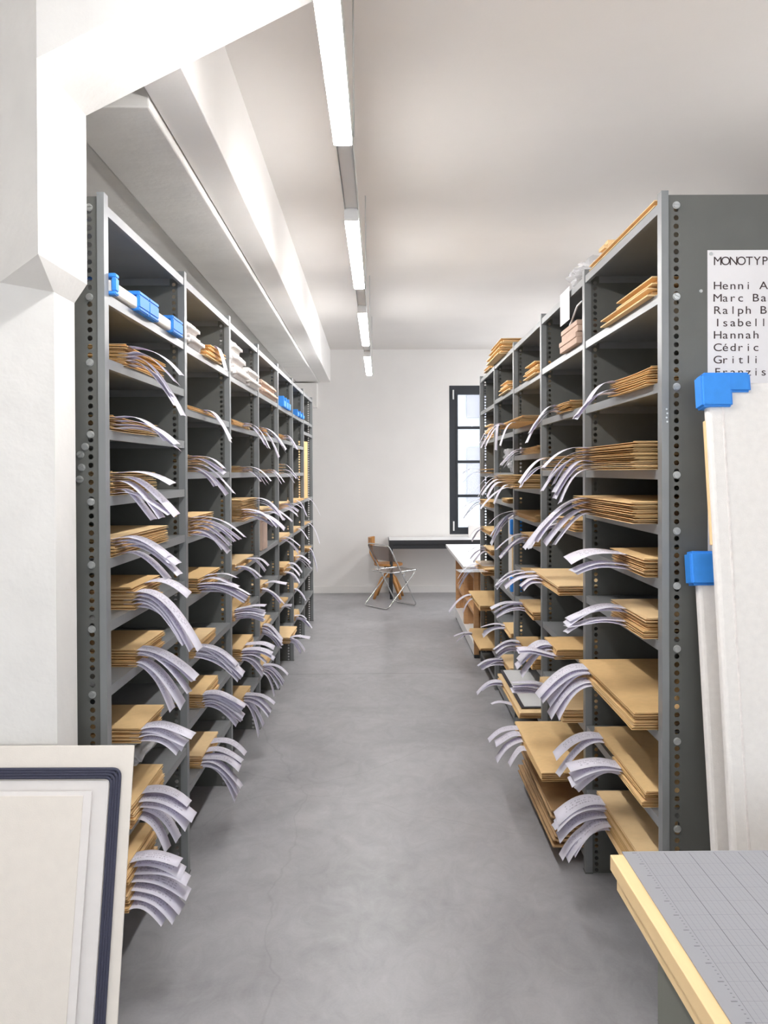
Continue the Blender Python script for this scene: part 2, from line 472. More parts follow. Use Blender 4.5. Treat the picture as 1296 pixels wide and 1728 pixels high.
# ------------------------------------------------------------------ lighting line
LYAW = 0.008
LXc, LZ = -0.115, 2.725
rail_root = thing('lighting_rail', 'long grey suspended rail carrying the row of strip lights', 'light rail', (LXc, 0, LZ), LYAW)
obj('rail_channel', RB(-0.026, 0.026, -0.9, 9.75, 0.048, 0.09, 0.002), M['tube_housing'], rail_root)
bm = bmesh.new()
for s in (-1, 1): box(bm, s*0.0275-0.0015, s*0.0275+0.0015, -0.9, 9.75, 0.04, 0.088)
obj('rail_edge', bm, M['bolt'], rail_root)
for y in (0.2, 2.95, 5.4, 7.6, 9.6):
    bm = bmesh.new(); cyl(bm, (0.032, y, 0.06), 0.003, CEIL-LZ-0.06, 'z', 8)
    obj('hanger', bm, M['bolt'], rail_root)
ly = [(1.32, 2.86), (3.70, 5.10), (5.86, 7.41), (8.09, 9.69)]
names = ['strip light cut by the top of the photo, brightest and largest', 'second strip light along the suspended rail', 'third strip light along the suspended rail', 'short-looking last strip light by the far wall']
def fixture(x, y0, y1, z, label, parent_group):
    L = y1-y0
    t_ = thing('strip_light', label, 'ceiling light', (x, y0, z), LYAW, parent_group)
    bm = bmesh.new()
    box(bm, -0.029, 0.029, 0.012, L-0.012, -0.006, 0.018)
    bmesh.ops.bevel(bm, geom=[e for e in bm.edges if abs(e.verts[0].co.y-e.verts[1].co.y) > 0.1], offset=0.008, segments=2, affect='EDGES')
    obj('diffuser', bm, M['tube'], t_)
    obj('lamp_body', RB(-0.029, 0.029, 0.012, L-0.012, 0.018, 0.046, 0.001, 1), M['tube_housing'], t_)
    for a in (0.0, L-0.012):
        obj('end_cap', RB(-0.03, 0.03, a, a+0.012, -0.005, 0.048, 0.002), M['tube_housing'], t_)
    return t_
for (a, b), nm in zip(ly, names):
    fixture(LXc - LYAW*a, a, b, LZ, nm, 'strip lights over the aisle')
# unseen fixtures added as fill, over the neighbouring aisle and behind the camera
for (x, y) in ((-0.09, -3.1), (2.3, 2.6), (2.3, 5.6), (2.3, 8.6), (2.4, 10.3)):
    q = fixture(x, y, y+1.5, LZ, 'added fill strip light, out of view', 'added fill strip lights out of view')
    for a in (0.2, 1.3):
        bm = bmesh.new(); cyl(bm, (0, a, 0.046), 0.003, CEIL-LZ-0.046, 'z', 8); obj('hanger', bm, M['bolt'], q)
SHELF_Z = {
 'L': {1: [2.476, 2.211, 2.017, 1.804, 1.604, 1.416, 1.225, 1.03, 0.8, 0.532, 0.33, 0.08], 2: [2.478, 2.207, 1.941, 1.676, 1.405, 1.139, 0.874, 0.616, 0.353, 0.08], 3: [2.475, 2.193, 1.932, 1.672, 1.399, 1.132, 0.868, 0.605, 0.34, 0.08], 4: [2.475, 2.196, 1.925, 1.667, 1.4, 1.15, 0.88, 0.6, 0.335, 0.08], 5: [2.475, 2.19, 1.935, 1.66, 1.378, 1.13, 0.87, 0.605, 0.34, 0.08], 6: [2.475, 2.19, 1.92, 1.665, 1.395, 1.13, 0.87, 0.605, 0.34, 0.08], 7: [2.475, 2.196, 2.08, 1.395, 1.135, 0.86, 0.605, 0.345, 0.08]},
 'R': {1: [2.478, 2.207, 1.939, 1.676, 1.509, 1.345, 1.157, 0.88, 0.617, 0.35, 0.08], 2: [2.478, 2.211, 1.943, 1.676, 1.415, 1.149, 0.874, 0.61, 0.345, 0.08], 3: [2.478, 2.2, 1.94, 1.77, 1.577, 1.396, 1.266, 1.07, 0.866, 0.6, 0.335, 0.08], 4: [2.478, 2.21, 1.93, 1.66, 1.46, 0.85, 0.58, 0.335, 0.08], 5: [2.475, 2.19, 1.93, 1.655, 1.39, 1.177, 1.02, 0.86, 0.59, 0.28, 0.08]},
}
# rack, bay, shelf, edge distance from aisle axis, near end, far end, stack height, count, depth, slips (layer, y, reach, drop, width)
STACKS = [
 ('L',1,3,0.83,2.818,3.336,0.066,6,0.36,[(0,2.863,0.162,0.09,0.076),(2,2.863,0.152,0.095,0.076),(3,2.872,0.14,0.12,0.076),(5,2.899,0.164,0.163,0.076)]),
 ('L',1,4,0.83,2.687,3.215,0.045,4,0.34,[(0,2.732,0.143,0.072,0.076),(1,2.732,0.178,0.071,0.076),(2,2.732,0.187,0.075,0.076),(3,2.732,0.168,0.056,0.076)]),
 ('L',1,5,0.83,2.687,3.182,0.075,6,0.36,[(0,2.732,0.174,0.034,0.076),(1,2.732,0.183,0.119,0.076),(2,2.732,0.143,0.113,0.076),(4,2.732,0.112,0.094,0.076),(5,2.732,0.168,0.065,0.076)]),
 ('L',1,6,0.83,2.687,3.363,0.06,6,0.38,[(0,2.733,0.161,0.057,0.076),(2,2.757,0.186,0.062,0.076),(3,2.77,0.178,0.087,0.076),(5,2.782,0.149,0.081,0.076)]),
 ('L',1,7,0.83,2.886,3.265,0.075,6,0.4,[(0,3.087,0.142,0.05,0.076),(1,2.931,0.203,0.196,0.076),(2,2.94,0.173,0.186,0.076),(4,2.931,0.154,0.131,0.076),(5,2.954,0.134,0.112,0.076)]),
 ('L',1,8,0.83,2.92,3.291,0.06,6,0.42,[(0,2.969,0.191,0.099,0.076),(1,2.965,0.166,0.138,0.076),(2,2.983,0.18,0.098,0.076),(4,2.965,0.146,0.151,0.076),(5,2.965,0.108,0.159,0.076)]),
 ('L',1,9,0.8,2.848,3.148,0.05,4,0.42,[(0,2.893,0.158,0.038,0.076),(1,2.893,0.134,0.058,0.076),(2,2.893,0.142,0.036,0.076),(3,2.893,0.113,0.045,0.076)]),
 ('L',1,10,0.82,2.818,3.226,0.085,5,0.42,[(0,2.975,0.149,0.05,0.076),(1,2.947,0.173,0.068,0.076),(2,2.947,0.15,0.076,0.076),(3,2.961,0.109,0.114,0.076),(4,2.933,0.09,0.115,0.076)]),
 ('L',1,11,0.8,2.688,3.067,0.14,7,0.42,[(0,2.794,0.148,0.017,0.076),(1,2.808,0.15,0.033,0.076),(2,2.801,0.165,0.032,0.076),(3,2.794,0.17,0.061,0.076),(4,2.781,0.151,0.072,0.076),(5,2.762,0.131,0.073,0.076),(6,2.743,0.097,0.058,0.076)]),
 ('L',2,3,0.83,3.727,4.369,0.02,2,0.36,[(0,4.068,0.117,0.131,0.076)]),
 ('L',2,4,0.83,3.727,4.136,0.075,5,0.34,[(0,3.772,0.139,0.053,0.076),(1,3.772,0.149,0.059,0.076),(2,3.772,0.171,0.129,0.076),(3,3.772,0.154,0.119,0.076),(4,3.772,0.101,0.069,0.076)]),
 ('L',2,5,0.83,3.727,4.249,0.085,6,0.34,[(0,3.772,0.222,0.085,0.076),(1,3.772,0.209,0.081,0.076),(2,3.772,0.182,0.077,0.076),(4,3.772,0.141,0.074,0.076),(5,3.772,0.156,0.078,0.076)]),
 ('L',2,6,0.83,3.878,4.369,0.07,6,0.4,[(0,4.042,0.141,0.012,0.076),(1,3.977,0.16,0.035,0.076),(2,3.927,0.229,0.051,0.076),(4,3.939,0.203,0.053,0.076),(5,3.923,0.187,0.047,0.076)]),
 ('L',2,7,0.83,3.795,4.279,0.05,6,0.4,[(0,3.842,0.182,0.083,0.076),(2,3.84,0.167,0.089,0.076),(3,3.842,0.2,0.101,0.076),(5,3.84,0.185,0.107,0.076)]),
 ('L',2,8,0.83,3.952,4.339,0.065,6,0.42,[(0,3.997,0.188,0.059,0.076),(2,4.016,0.167,0.059,0.076),(3,3.997,0.183,0.075,0.076),(5,3.997,0.14,0.093,0.076)]),
 ('L',2,9,0.83,3.927,4.309,0.06,6,0.42,[(0,4.164,0.156,0.062,0.076),(1,4.055,0.168,0.052,0.076),(2,3.977,0.165,0.051,0.076),(3,3.972,0.174,0.119,0.076),(4,3.972,0.161,0.141,0.076),(5,3.972,0.142,0.157,0.076)]),
 ('L',3,3,0.83,4.767,5.395,0.03,3,0.34,[(0,5.17,0.141,0.147,0.076),(2,5.106,0.123,0.108,0.076)]),
 ('L',3,4,0.83,5.044,5.442,0.035,4,0.34,[(0,5.089,0.166,0.082,0.076),(1,5.106,0.143,0.087,0.076),(2,5.089,0.125,0.085,0.076),(3,5.089,0.108,0.059,0.076)]),
 ('L',3,5,0.8,4.862,5.461,0.125,8,0.36,[(0,5.416,0.159,0.135,0.076),(1,5.416,0.141,0.09,0.076),(3,4.907,0.19,0.1,0.076),(4,4.942,0.228,0.099,0.076),(6,4.922,0.174,0.047,0.076),(7,4.907,0.163,0.024,0.076)]),
 ('L',3,6,0.83,4.847,5.49,0.035,5,0.38,[(0,5.236,0.126,0.045,0.076),(1,5.258,0.109,0.072,0.076),(2,4.892,0.143,0.057,0.076),(3,4.892,0.123,0.057,0.076),(4,4.892,0.1,0.053,0.076)]),
 ('L',3,7,0.83,4.757,5.348,0.06,6,0.38,[(0,4.847,0.165,-0.02,0.076),(1,4.847,0.159,0.006,0.076),(2,4.828,0.161,0.006,0.076),(3,4.828,0.158,0.012,0.076),(4,4.828,0.155,0.019,0.076),(5,4.828,0.145,0.018,0.076)]),
 ('L',3,8,0.83,4.983,5.466,0.07,6,0.4,[(0,5.17,0.163,0.028,0.076),(1,5.065,0.169,0.026,0.076),(2,5.065,0.183,0.045,0.076),(3,5.044,0.132,0.049,0.076),(4,5.028,0.124,0.074,0.076),(5,5.028,0.114,0.093,0.076)]),
 ('L',3,9,0.83,4.983,5.348,0.045,5,0.42,[(0,5.149,0.169,0.059,0.076),(1,5.127,0.158,0.086,0.076),(2,5.106,0.14,0.098,0.076),(3,5.127,0.117,0.146,0.076),(4,5.106,0.08,0.193,0.076)]),
 ('L',4,3,0.83,5.807,6.204,0.05,4,0.34,[(0,5.881,0.165,0.148,0.076),(1,5.853,0.157,0.152,0.076),(2,5.909,0.107,0.174,0.076),(3,5.881,0.138,0.087,0.076)]),
 ('L',4,4,0.83,5.807,6.531,0.025,3,0.34,[(0,6.083,0.122,0.086,0.076),(1,6.024,0.113,0.089,0.076),(2,6.143,0.107,0.05,0.076)]),
 ('L',4,5,0.83,5.807,6.463,0.03,2,0.34,[(0,5.966,0.188,0.083,0.076),(1,5.909,0.15,0.053,0.076)]),
 ('L',4,7,0.83,5.807,6.173,0.05,3,0.36,[(0,5.994,0.148,0.004,0.076),(1,5.853,0.149,0.103,0.076),(2,5.852,0.125,0.082,0.076)]),
 ('L',4,8,0.83,5.807,6.299,0.06,5,0.38,[(0,5.909,0.126,0.105,0.076),(1,5.881,0.138,0.12,0.076),(2,5.853,0.125,0.122,0.076),(3,5.853,0.129,0.074,0.076),(4,5.881,0.114,0.091,0.076)]),
 ('L',4,9,0.83,5.798,6.299,0.05,5,0.4,[(0,5.937,0.167,0.067,0.076),(1,5.937,0.135,0.109,0.076),(2,5.909,0.126,0.112,0.076),(3,5.909,0.107,0.122,0.076),(4,5.881,0.08,0.156,0.076)]),
 ('L',5,3,0.83,6.847,7.342,0.04,3,0.34,[(0,7.173,0.11,0.116,0.076),(2,7.091,0.09,0.063,0.076)]),
 ('L',5,4,0.83,6.847,7.214,0.09,4,0.34,[(0,6.932,0.144,0.129,0.076),(2,6.894,0.125,0.069,0.076),(3,6.894,0.115,0.079,0.076)]),
 ('L',5,5,0.83,6.847,7.52,0.05,4,0.34,[(0,6.971,0.159,0.036,0.076),(1,6.971,0.135,0.047,0.076),(2,6.932,0.134,0.074,0.076),(3,6.894,0.129,0.046,0.076)]),
 ('L',5,6,0.83,6.847,7.566,0.03,3,0.34,[(0,6.971,0.145,0.068,0.076),(1,6.932,0.139,0.115,0.076),(2,6.932,0.13,0.086,0.076)]),
 ('L',5,7,0.8,6.847,7.337,0.07,4,0.36,[(0,7.205,0.111,0.076,0.076),(1,7.035,0.104,0.062,0.076),(2,6.892,0.118,0.088,0.076),(3,6.892,0.09,0.057,0.076)]),
 ('L',5,8,0.83,6.847,7.43,0.02,2,0.36,[(0,6.894,0.08,-0.013,0.076),(1,6.894,0.08,0.005,0.076)]),
 ('L',5,9,0.76,6.847,7.378,0.05,4,0.42,[(0,6.892,0.156,0.004,0.076),(1,6.892,0.115,0.093,0.076),(2,6.892,0.08,0.09,0.076),(3,6.892,0.08,0.091,0.076)]),
 ('L',6,5,0.83,7.887,8.837,0.02,2,0.34,[(0,8.163,0.087,0.139,0.076)]),
 ('L',6,6,0.83,7.887,8.499,0.03,2,0.34,[(0,8.163,0.098,0.1,0.076)]),
 ('L',6,7,0.83,7.887,8.499,0.06,3,0.34,[(0,7.954,0.133,0.064,0.076),(1,7.954,0.149,0.098,0.076),(2,7.932,0.124,0.08,0.076)]),
 ('L',6,8,0.83,7.887,8.328,0.03,2,0.34,[(0,7.932,0.103,0.109,0.076),(1,7.932,0.087,0.068,0.076)]),
 ('L',6,9,0.83,7.887,8.328,0.05,3,0.34,[(0,7.954,0.106,0.031,0.076),(1,7.954,0.144,0.095,0.076),(2,7.954,0.122,0.062,0.076)]),
 ('L',7,4,0.83,8.927,9.472,0.02,1,0.34,[(0,9.191,0.141,0.179,0.076)]),
 ('L',7,5,0.83,8.927,9.472,0.02,1,0.34,[(0,9.191,0.123,0.215,0.076)]),
 ('L',7,6,0.8,8.927,9.271,0.06,2,0.34,[(0,8.992,0.08,0.215,0.076),(1,8.992,0.09,0.215,0.076)]),
 ('R',1,3,0.8,2.718,3.206,0.058,4,0.34,[(0,3.161,0.096,0.078,0.076),(2,3.139,0.136,0.105,0.076),(3,3.123,0.136,0.081,0.076)]),
 ('R',1,4,0.745,2.698,3.536,0.088,7,0.4,[(0,3.305,0.168,0.072,0.076),(2,3.325,0.131,0.111,0.076),(3,3.345,0.161,0.123,0.076),(4,3.266,0.135,0.113,0.076),(6,3.191,0.124,0.125,0.076)]),
 ('R',1,5,0.745,2.698,3.558,0.07,5,0.4,[(0,3.325,0.234,0.188,0.076),(1,3.305,0.192,0.148,0.076),(3,3.285,0.167,0.125,0.076),(4,3.266,0.142,0.114,0.076)]),
 ('R',1,6,0.785,2.698,3.121,0.06,5,0.4,[(0,2.956,0.182,0.025,0.12),(4,2.934,0.173,0.016,0.1)]),
 ('R',1,7,0.785,2.698,3.121,0.068,5,0.4,[(0,2.956,0.194,0.057,0.076),(4,2.941,0.191,0.006,0.076)]),
 ('R',1,8,0.75,2.688,3.471,0.056,6,0.44,[(0,3.347,0.184,0.109,0.1),(1,3.327,0.178,0.108,0.1),(2,3.327,0.154,0.117,0.076),(4,3.288,0.143,0.136,0.076),(5,3.269,0.122,0.121,0.076)]),
 ('R',1,9,0.8,2.749,3.467,0.056,6,0.44,[(0,3.35,0.175,0.08,0.076),(1,3.331,0.165,0.136,0.076),(2,3.075,0.173,0.013,0.09),(4,3.075,0.167,0.044,0.076),(5,3.09,0.139,0.065,0.076)]),
 ('R',1,10,0.796,2.698,3.39,0.1,7,0.44,[(0,3.296,0.172,0.069,0.09),(2,3.296,0.185,0.073,0.076),(3,3.278,0.171,0.091,0.076),(4,3.243,0.13,0.11,0.1),(6,3.278,0.158,0.118,0.076)]),
 ('R',2,3,0.8,3.896,4.226,0.045,3,0.32,[(0,4.181,0.14,0.174,0.076),(1,4.167,0.131,0.112,0.076),(2,4.167,0.123,0.089,0.076)]),
 ('R',2,4,0.77,3.726,4.445,0.07,4,0.36,[(0,4.311,0.133,0.12,0.076),(2,4.295,0.124,0.108,0.076),(3,4.279,0.109,0.058,0.076)]),
 ('R',2,5,0.79,3.726,4.144,0.05,4,0.36,[(0,4.059,0.144,0.139,0.076),(3,4.031,0.138,0.094,0.076)]),
 ('R',2,6,0.715,3.716,4.417,0.04,4,0.44,[(0,4.293,0.195,0.069,0.076),(1,4.225,0.161,0.056,0.076),(2,4.159,0.1,0.032,0.076),(3,4.127,0.083,0.034,0.076)]),
 ('R',2,7,0.71,3.724,4.036,0.045,5,0.4,[(0,3.888,0.135,0.08,0.11),(1,3.888,0.151,0.097,0.076),(2,3.86,0.129,0.117,0.076),(3,3.777,0.159,-0.02,0.076),(4,3.777,0.152,-0.02,0.076)]),
 ('R',2,8,0.735,3.726,4.343,0.06,4,0.42,[(0,4.178,0.159,-0.015,0.076),(3,4.178,0.151,-0.02,0.076)]),
 ('R',2,9,0.65,3.752,4.541,0.045,4,0.5,[(0,4.437,0.148,0.06,0.076),(1,4.358,0.134,0.042,0.076),(2,4.319,0.127,0.097,0.076),(3,4.207,0.08,0.071,0.076)]),
 ('R',3,3,0.705,4.744,5.606,0.03,4,0.4,[(0,5.461,0.142,0.127,0.076),(1,5.405,0.137,0.146,0.076),(2,5.35,0.122,0.133,0.076),(3,4.948,0.08,0.13,0.076)]),
 ('R',3,4,0.79,4.754,5.249,0.04,4,0.34,[(0,5.18,0.135,0.102,0.076),(2,5.157,0.124,0.076,0.076),(3,5.157,0.11,0.083,0.076)]),
 ('R',3,5,0.68,4.754,5.679,0.076,6,0.42,[(0,5.495,0.132,0.089,0.076),(1,5.379,0.133,0.121,0.076),(2,5.267,0.116,0.091,0.076),(3,5.16,0.097,0.089,0.076),(4,4.959,0.086,0.107,0.076),(5,4.818,0.174,0.115,0.076)]),
 ('R',3,6,0.79,4.754,5.545,0.035,4,0.36,[(0,5.443,0.167,0.079,0.076),(2,5.443,0.149,0.189,0.076),(3,5.393,0.13,0.122,0.076)]),
 ('R',3,7,0.79,4.754,5.249,0.05,4,0.36,[(0,5.026,0.171,0.085,0.076),(1,4.983,0.16,0.112,0.076),(2,5.026,0.141,0.097,0.076),(3,5.004,0.137,0.076,0.076)]),
 ('R',3,8,0.79,4.754,5.296,0.03,2,0.36,[(0,5.157,0.166,0.083,0.076)]),
 ('R',3,9,0.778,4.744,5.239,0.05,4,0.4,[(0,5.124,0.182,0.033,0.076),(2,5.101,0.16,0.053,0.076),(3,5.079,0.149,0.03,0.076)]),
 ('R',3,10,0.78,4.754,5.424,0.06,5,0.4,[(0,5.276,0.155,0.048,0.076),(1,5.253,0.148,0.046,0.076),(3,5.253,0.137,0.036,0.076),(4,5.253,0.13,0.045,0.076)]),
 ('R',3,11,0.7,4.744,5.688,0.04,3,0.44,[(0,5.479,0.154,0.075,0.076),(2,5.056,0.115,0.002,0.076)]),
 ('R',4,5,0.79,5.782,6.119,0.03,3,0.34,[]),
 ('R',4,7,0.8,5.772,6.229,0.03,3,0.38,[(0,6.133,0.164,0.017,0.076),(1,6.102,0.151,0.059,0.076),(2,6.102,0.135,0.032,0.076)]),
 ('R',4,8,0.79,5.782,6.249,0.05,3,0.38,[(0,6.119,0.172,0.048,0.076),(1,6.119,0.156,0.044,0.076),(2,6.088,0.147,0.028,0.076)]),
 ('R',5,4,0.79,6.81,7.719,0.05,2,0.32,[(0,7.523,0.146,0.033,0.076),(1,7.523,0.151,0.083,0.076)]),
 ('R',5,5,0.79,6.81,7.62,0.05,3,0.32,[(0,7.428,0.179,0.09,0.076),(1,7.428,0.154,0.137,0.076),(2,7.382,0.143,0.104,0.076)]),
 ('R',5,6,0.79,6.81,7.523,0.04,2,0.32,[(0,7.336,0.118,0.086,0.076),(1,7.336,0.088,0.091,0.076)]),
 ('R',5,7,0.79,6.81,7.29,0.05,3,0.32,[(0,7.158,0.139,0.038,0.076),(1,7.158,0.129,0.079,0.076),(2,7.115,0.109,0.086,0.076)]),
 ('R',5,8,0.747,6.851,7.546,0.06,3,0.36,[(0,7.299,0.171,0.119,0.076),(2,7.299,0.156,0.157,0.076)]),
 ('R',5,9,0.71,6.848,7.748,0.04,3,0.4,[(0,7.528,0.186,0.147,0.076),(2,7.475,0.08,0.117,0.076)]),
 ('R',5,10,0.71,6.848,7.748,0.02,2,0.4,[(0,7.528,0.156,0.025,0.076),(1,7.528,0.126,0.065,0.076)]),
]

# ------------------------------------------------------------------ shelving racks
XF = {'L': -0.835, 'R': 0.818}; D0 = {'L': 2.627, 'R': 2.638}; PITCH = {'L': 1.04, 'R': 1.028}; NB = {'L': 7, 'R': 5}
DEPTH = 0.50; PH = 2.505; HOLE = 0.02513
RACK = {'L': 'column rack', 'R': 'poster rack'}

def upright_bm(sg, fw):
    """front post, perforated strip and side sheet; local origin at the aisle face, near side, floor; x points into the rack"""
    bm = bmesh.new()
    # C-section post facing the aisle
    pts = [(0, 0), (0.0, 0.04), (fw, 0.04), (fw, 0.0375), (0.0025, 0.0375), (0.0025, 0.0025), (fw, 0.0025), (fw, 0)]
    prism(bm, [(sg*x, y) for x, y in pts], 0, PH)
    for f_ in bm.faces: f_.material_index = 1  # post takes the lighter tone, its lit look put into the colour
    y = 0.004; th = 0.0016
    # perforated strip
    x0, x1 = 0.0195, 0.0705; cx = 0.045; r = 0.0079; n = 16
    k0 = 2
    nz = int((PH - 0.02) / HOLE)
    for k in range(nz):
        za = k*HOLE; zb = za + HOLE; zc = (za+zb)/2
        outer, inner = [], []
        for i in range(n):
            a = 2*PI*i/n
            dx, dz = math.cos(a), math.sin(a)
            s = 1/max(abs(dx), abs(dz))
            ox = cx + (dx*s*(x1-cx) if dx > 0 else dx*s*(cx-x0)); oz = zc + dz*s*HOLE/2
            outer.append((ox, oz)); inner.append((cx+dx*r, zc+dz*r))
        F_ = [[bm.verts.new((sg*p[0], yy, p[1])) for p in ring_] for yy in (y, y+th) for ring_ in (outer, inner)]
        of, inf, ob, inb = F_
        for i in range(n):
            j = (i+1) % n
            bm.faces.new((of[i], of[j], inf[j], inf[i])); bm.faces.new((ob[j], ob[i], inb[i], inb[j]))
            bm.faces.new((inf[i], inf[j], inb[j], inb[i]))
    a, b = sorted((sg*x0, sg*x1))
    box(bm, a, b, y, y+th, nz*HOLE, PH-0.012)
    a, b = sorted((sg*x1, sg*DEPTH))
    box(bm, a, b, y, y+th, 0, PH-0.012)
    # rear post
    a, b = sorted((sg*(DEPTH-0.024), sg*DEPTH))
    box(bm, a, b, 0.006, 0.04, 0, PH)
    # foot
    a, b = sorted((sg*-0.003, sg*0.03))
    box(bm, a, b, -0.003, 0.043, 0, 0.004)
    return bm
def shelf_bm(sg, w):
    bm = bmesh.new()
    a, b = sorted((sg*0.003, sg*(DEPTH-0.026)))
    box(bm, a, b, 0.0015, w-0.0015, -0.002, 0)
    a, b = sorted((sg*0.003, sg*0.005)); box(bm, a, b, 0.0015, w-0.0015, -0.030, -0.002)
    a, b = sorted((sg*0.005, sg*0.017)); box(bm, a, b, 0.0015, w-0.0015, -0.030, -0.028)
    a, b = sorted((sg*(DEPTH-0.028), sg*(DEPTH-0.026))); box(bm, a, b, 0.0015, w-0.0015, -0.030, -0.002)
    for q in (0.0015, w-0.003): 
        a, b = sorted((sg*0.06, sg*(DEPTH-0.03))); box(bm, a, b, q, q+0.0015, -0.030, -0.002)
    return bm
def bolt_bm(r=0.0112):
    """round slotted bolt head: a washer disc and two half discs with the slot between"""
    bm = bmesh.new()
    cyl(bm, (0, 0, 0), r, -0.003, 'y', 18)
    for s in (-1, 1):
        pts = [(r*0.88*math.cos(a), s*r*0.88*math.sin(a)) for a in [0.22 + (PI-0.44)*k/10 for k in range(11)]]
        A = [bm.verts.new((x, -0.003, z)) for x, z in pts]; Z = [bm.verts.new((x*0.85, -0.0062, z*0.9)) for x, z in pts]
        bm.faces.new(Z)
        for k in range(11): bm.faces.new((A[k], A[(k+1) % 11], Z[(k+1) % 11], Z[k]))
    return bm

for s_ in ('L', 'R'):
    sg = -1 if s_ == 'L' else 1
    lab = ('grey steel shelving rack whose end stands against the white column' if s_ == 'L'
           else 'grey steel shelving rack with the lettered poster on its end panel')
    root = thing('shelving_rack', lab, 'shelving', (XF[s_], D0[s_], 0), 0, 'steel racks along the aisle')
    me_up = me_sh = None
    for k in range(NB[s_]+1):
        if k == 0:
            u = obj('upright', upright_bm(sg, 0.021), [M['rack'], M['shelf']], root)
        elif me_up is None:
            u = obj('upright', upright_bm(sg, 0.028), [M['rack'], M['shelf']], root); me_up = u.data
        else:
            u = bpy.data.objects.new('upright', me_up); C.objects.link(u); u.parent = root
        u.location = (0, k*PITCH[s_], 0)
        if k == 0:
            me_b = None
            zs = [z-0.016 for z in SHELF_Z[s_][1]]
            spots = [(0.045, z) for z in zs]
            if s_ == 'L': spots += [(0.061, 1.752), (0.075, 1.728), (0.072, 1.69), (0.078, 1.655)]
            else: spots += [(0.118, 2.207)]
            for i, (bx, bz) in enumerate(spots):
                if me_b is None:
                    b_ = obj('bolt', bolt_bm(), M['bolt'], u); me_b = b_.data
                else:
                    b_ = bpy.data.objects.new('bolt', me_b); C.objects.link(b_); b_.parent = u
                # the rolled heads all sit on the near side of the sheet, each turned a little
                b_.location = (sg*bx, 0.004, bz); b_.rotation_euler = (0, 0.7*math.sin(i*2.3), 0)
                if s_ == 'R' and i == len(spots)-1: b_.scale = (0.45, 0.6, 0.45)
            if s_ == 'R':
                bm = bmesh.new()
                for i in range(4): cyl(bm, (0.014 + 0.002*(i % 2), 0.0, 1.856-0.0125*i), 0.0028, -0.0015, 'y', 10)
                obj('rivet', bm, M['bolt'], u)
        if k < NB[s_]:
            for z in SHELF_Z[s_][k+1]:
                if z < 0.1 and (s_ == 'L' or k == 0): continue
                if me_sh is None:
                    q = obj('shelf', shelf_bm(sg, PITCH[s_]-0.042), M['shelf'], root); me_sh = q.data
                else:
                    q = bpy.data.objects.new('shelf', me_sh); C.objects.link(q); q.parent = root
                q.location = (0, k*PITCH[s_]+0.041, z)
            a, b = sorted((sg*(DEPTH-0.022), sg*(DEPTH-0.020)))
            obj('back_panel', B(a, b, k*PITCH[s_]+0.041, (k+1)*PITCH[s_]-0.001, 0.05, PH-0.03), M['rack'], root)

# ------------------------------------------------------------------ kraft envelopes with paper slips
rng = random.Random(11)
def envelope_bm(sg, L, W, t, r, droop):
    """flat paper envelope: two leaves with a slightly sunken gusset between; x=0 is the aisle edge"""
    bm = bmesh.new(); nx, ny = 5, 7
    ph = r.uniform(0, 6)
    def leaf(zl, zh, inset):
        g = {}
        for lv, z in enumerate((zl, zh)):
            for i in range(nx+1):
                for j in range(ny+1):
                    u, v = i/nx, j/ny
                    x = inset + u*(W-2*inset); y = -L/2 + inset + v*(L-2*inset)
                    zz = z + 0.0006*math.sin(3*u+ph+2*v) - droop*max(0, 1-u*4)**2*(0.6+0.4*math.sin(ph+v*5))
                    edge = i == 0 or j in (0, ny)
                    if edge and inset < 0.002:          # the leaf thins out to a single sheet at its rim
                        if lv == 1 and zl < 1e-6: zz = zz - (zh-zl)*0.55
                        if lv == 0 and zl > t*0.5: zz = zz + (zh-zl)*0.55
                    if lv and zl > t*0.5: zz += 0.0012*math.sin(PI*u)*math.sin(PI*v)
                    g[lv, i, j] = bm.verts.new((sg*x, y, zz))
        for lv in (0, 1):
            for i in range(nx):
                for j in range(ny):
                    bm.faces.new((g[lv, i, j], g[lv, i+1, j], g[lv, i+1, j+1], g[lv, i, j+1]))
        for i in range(nx):
            for j in (0, ny): bm.faces.new((g[0, i, j], g[0, i+1, j], g[1, i+1, j], g[1, i, j]))
        for j in range(ny):
            for i in (0, nx): bm.faces.new((g[0, i, j], g[0, i, j+1], g[1, i, j+1], g[1, i, j]))
    leaf(0, t*0.36, 0.0); leaf(t*0.36, t*0.60, 0.022); leaf(t*0.60, t*0.92, 0.0005)
    return bm
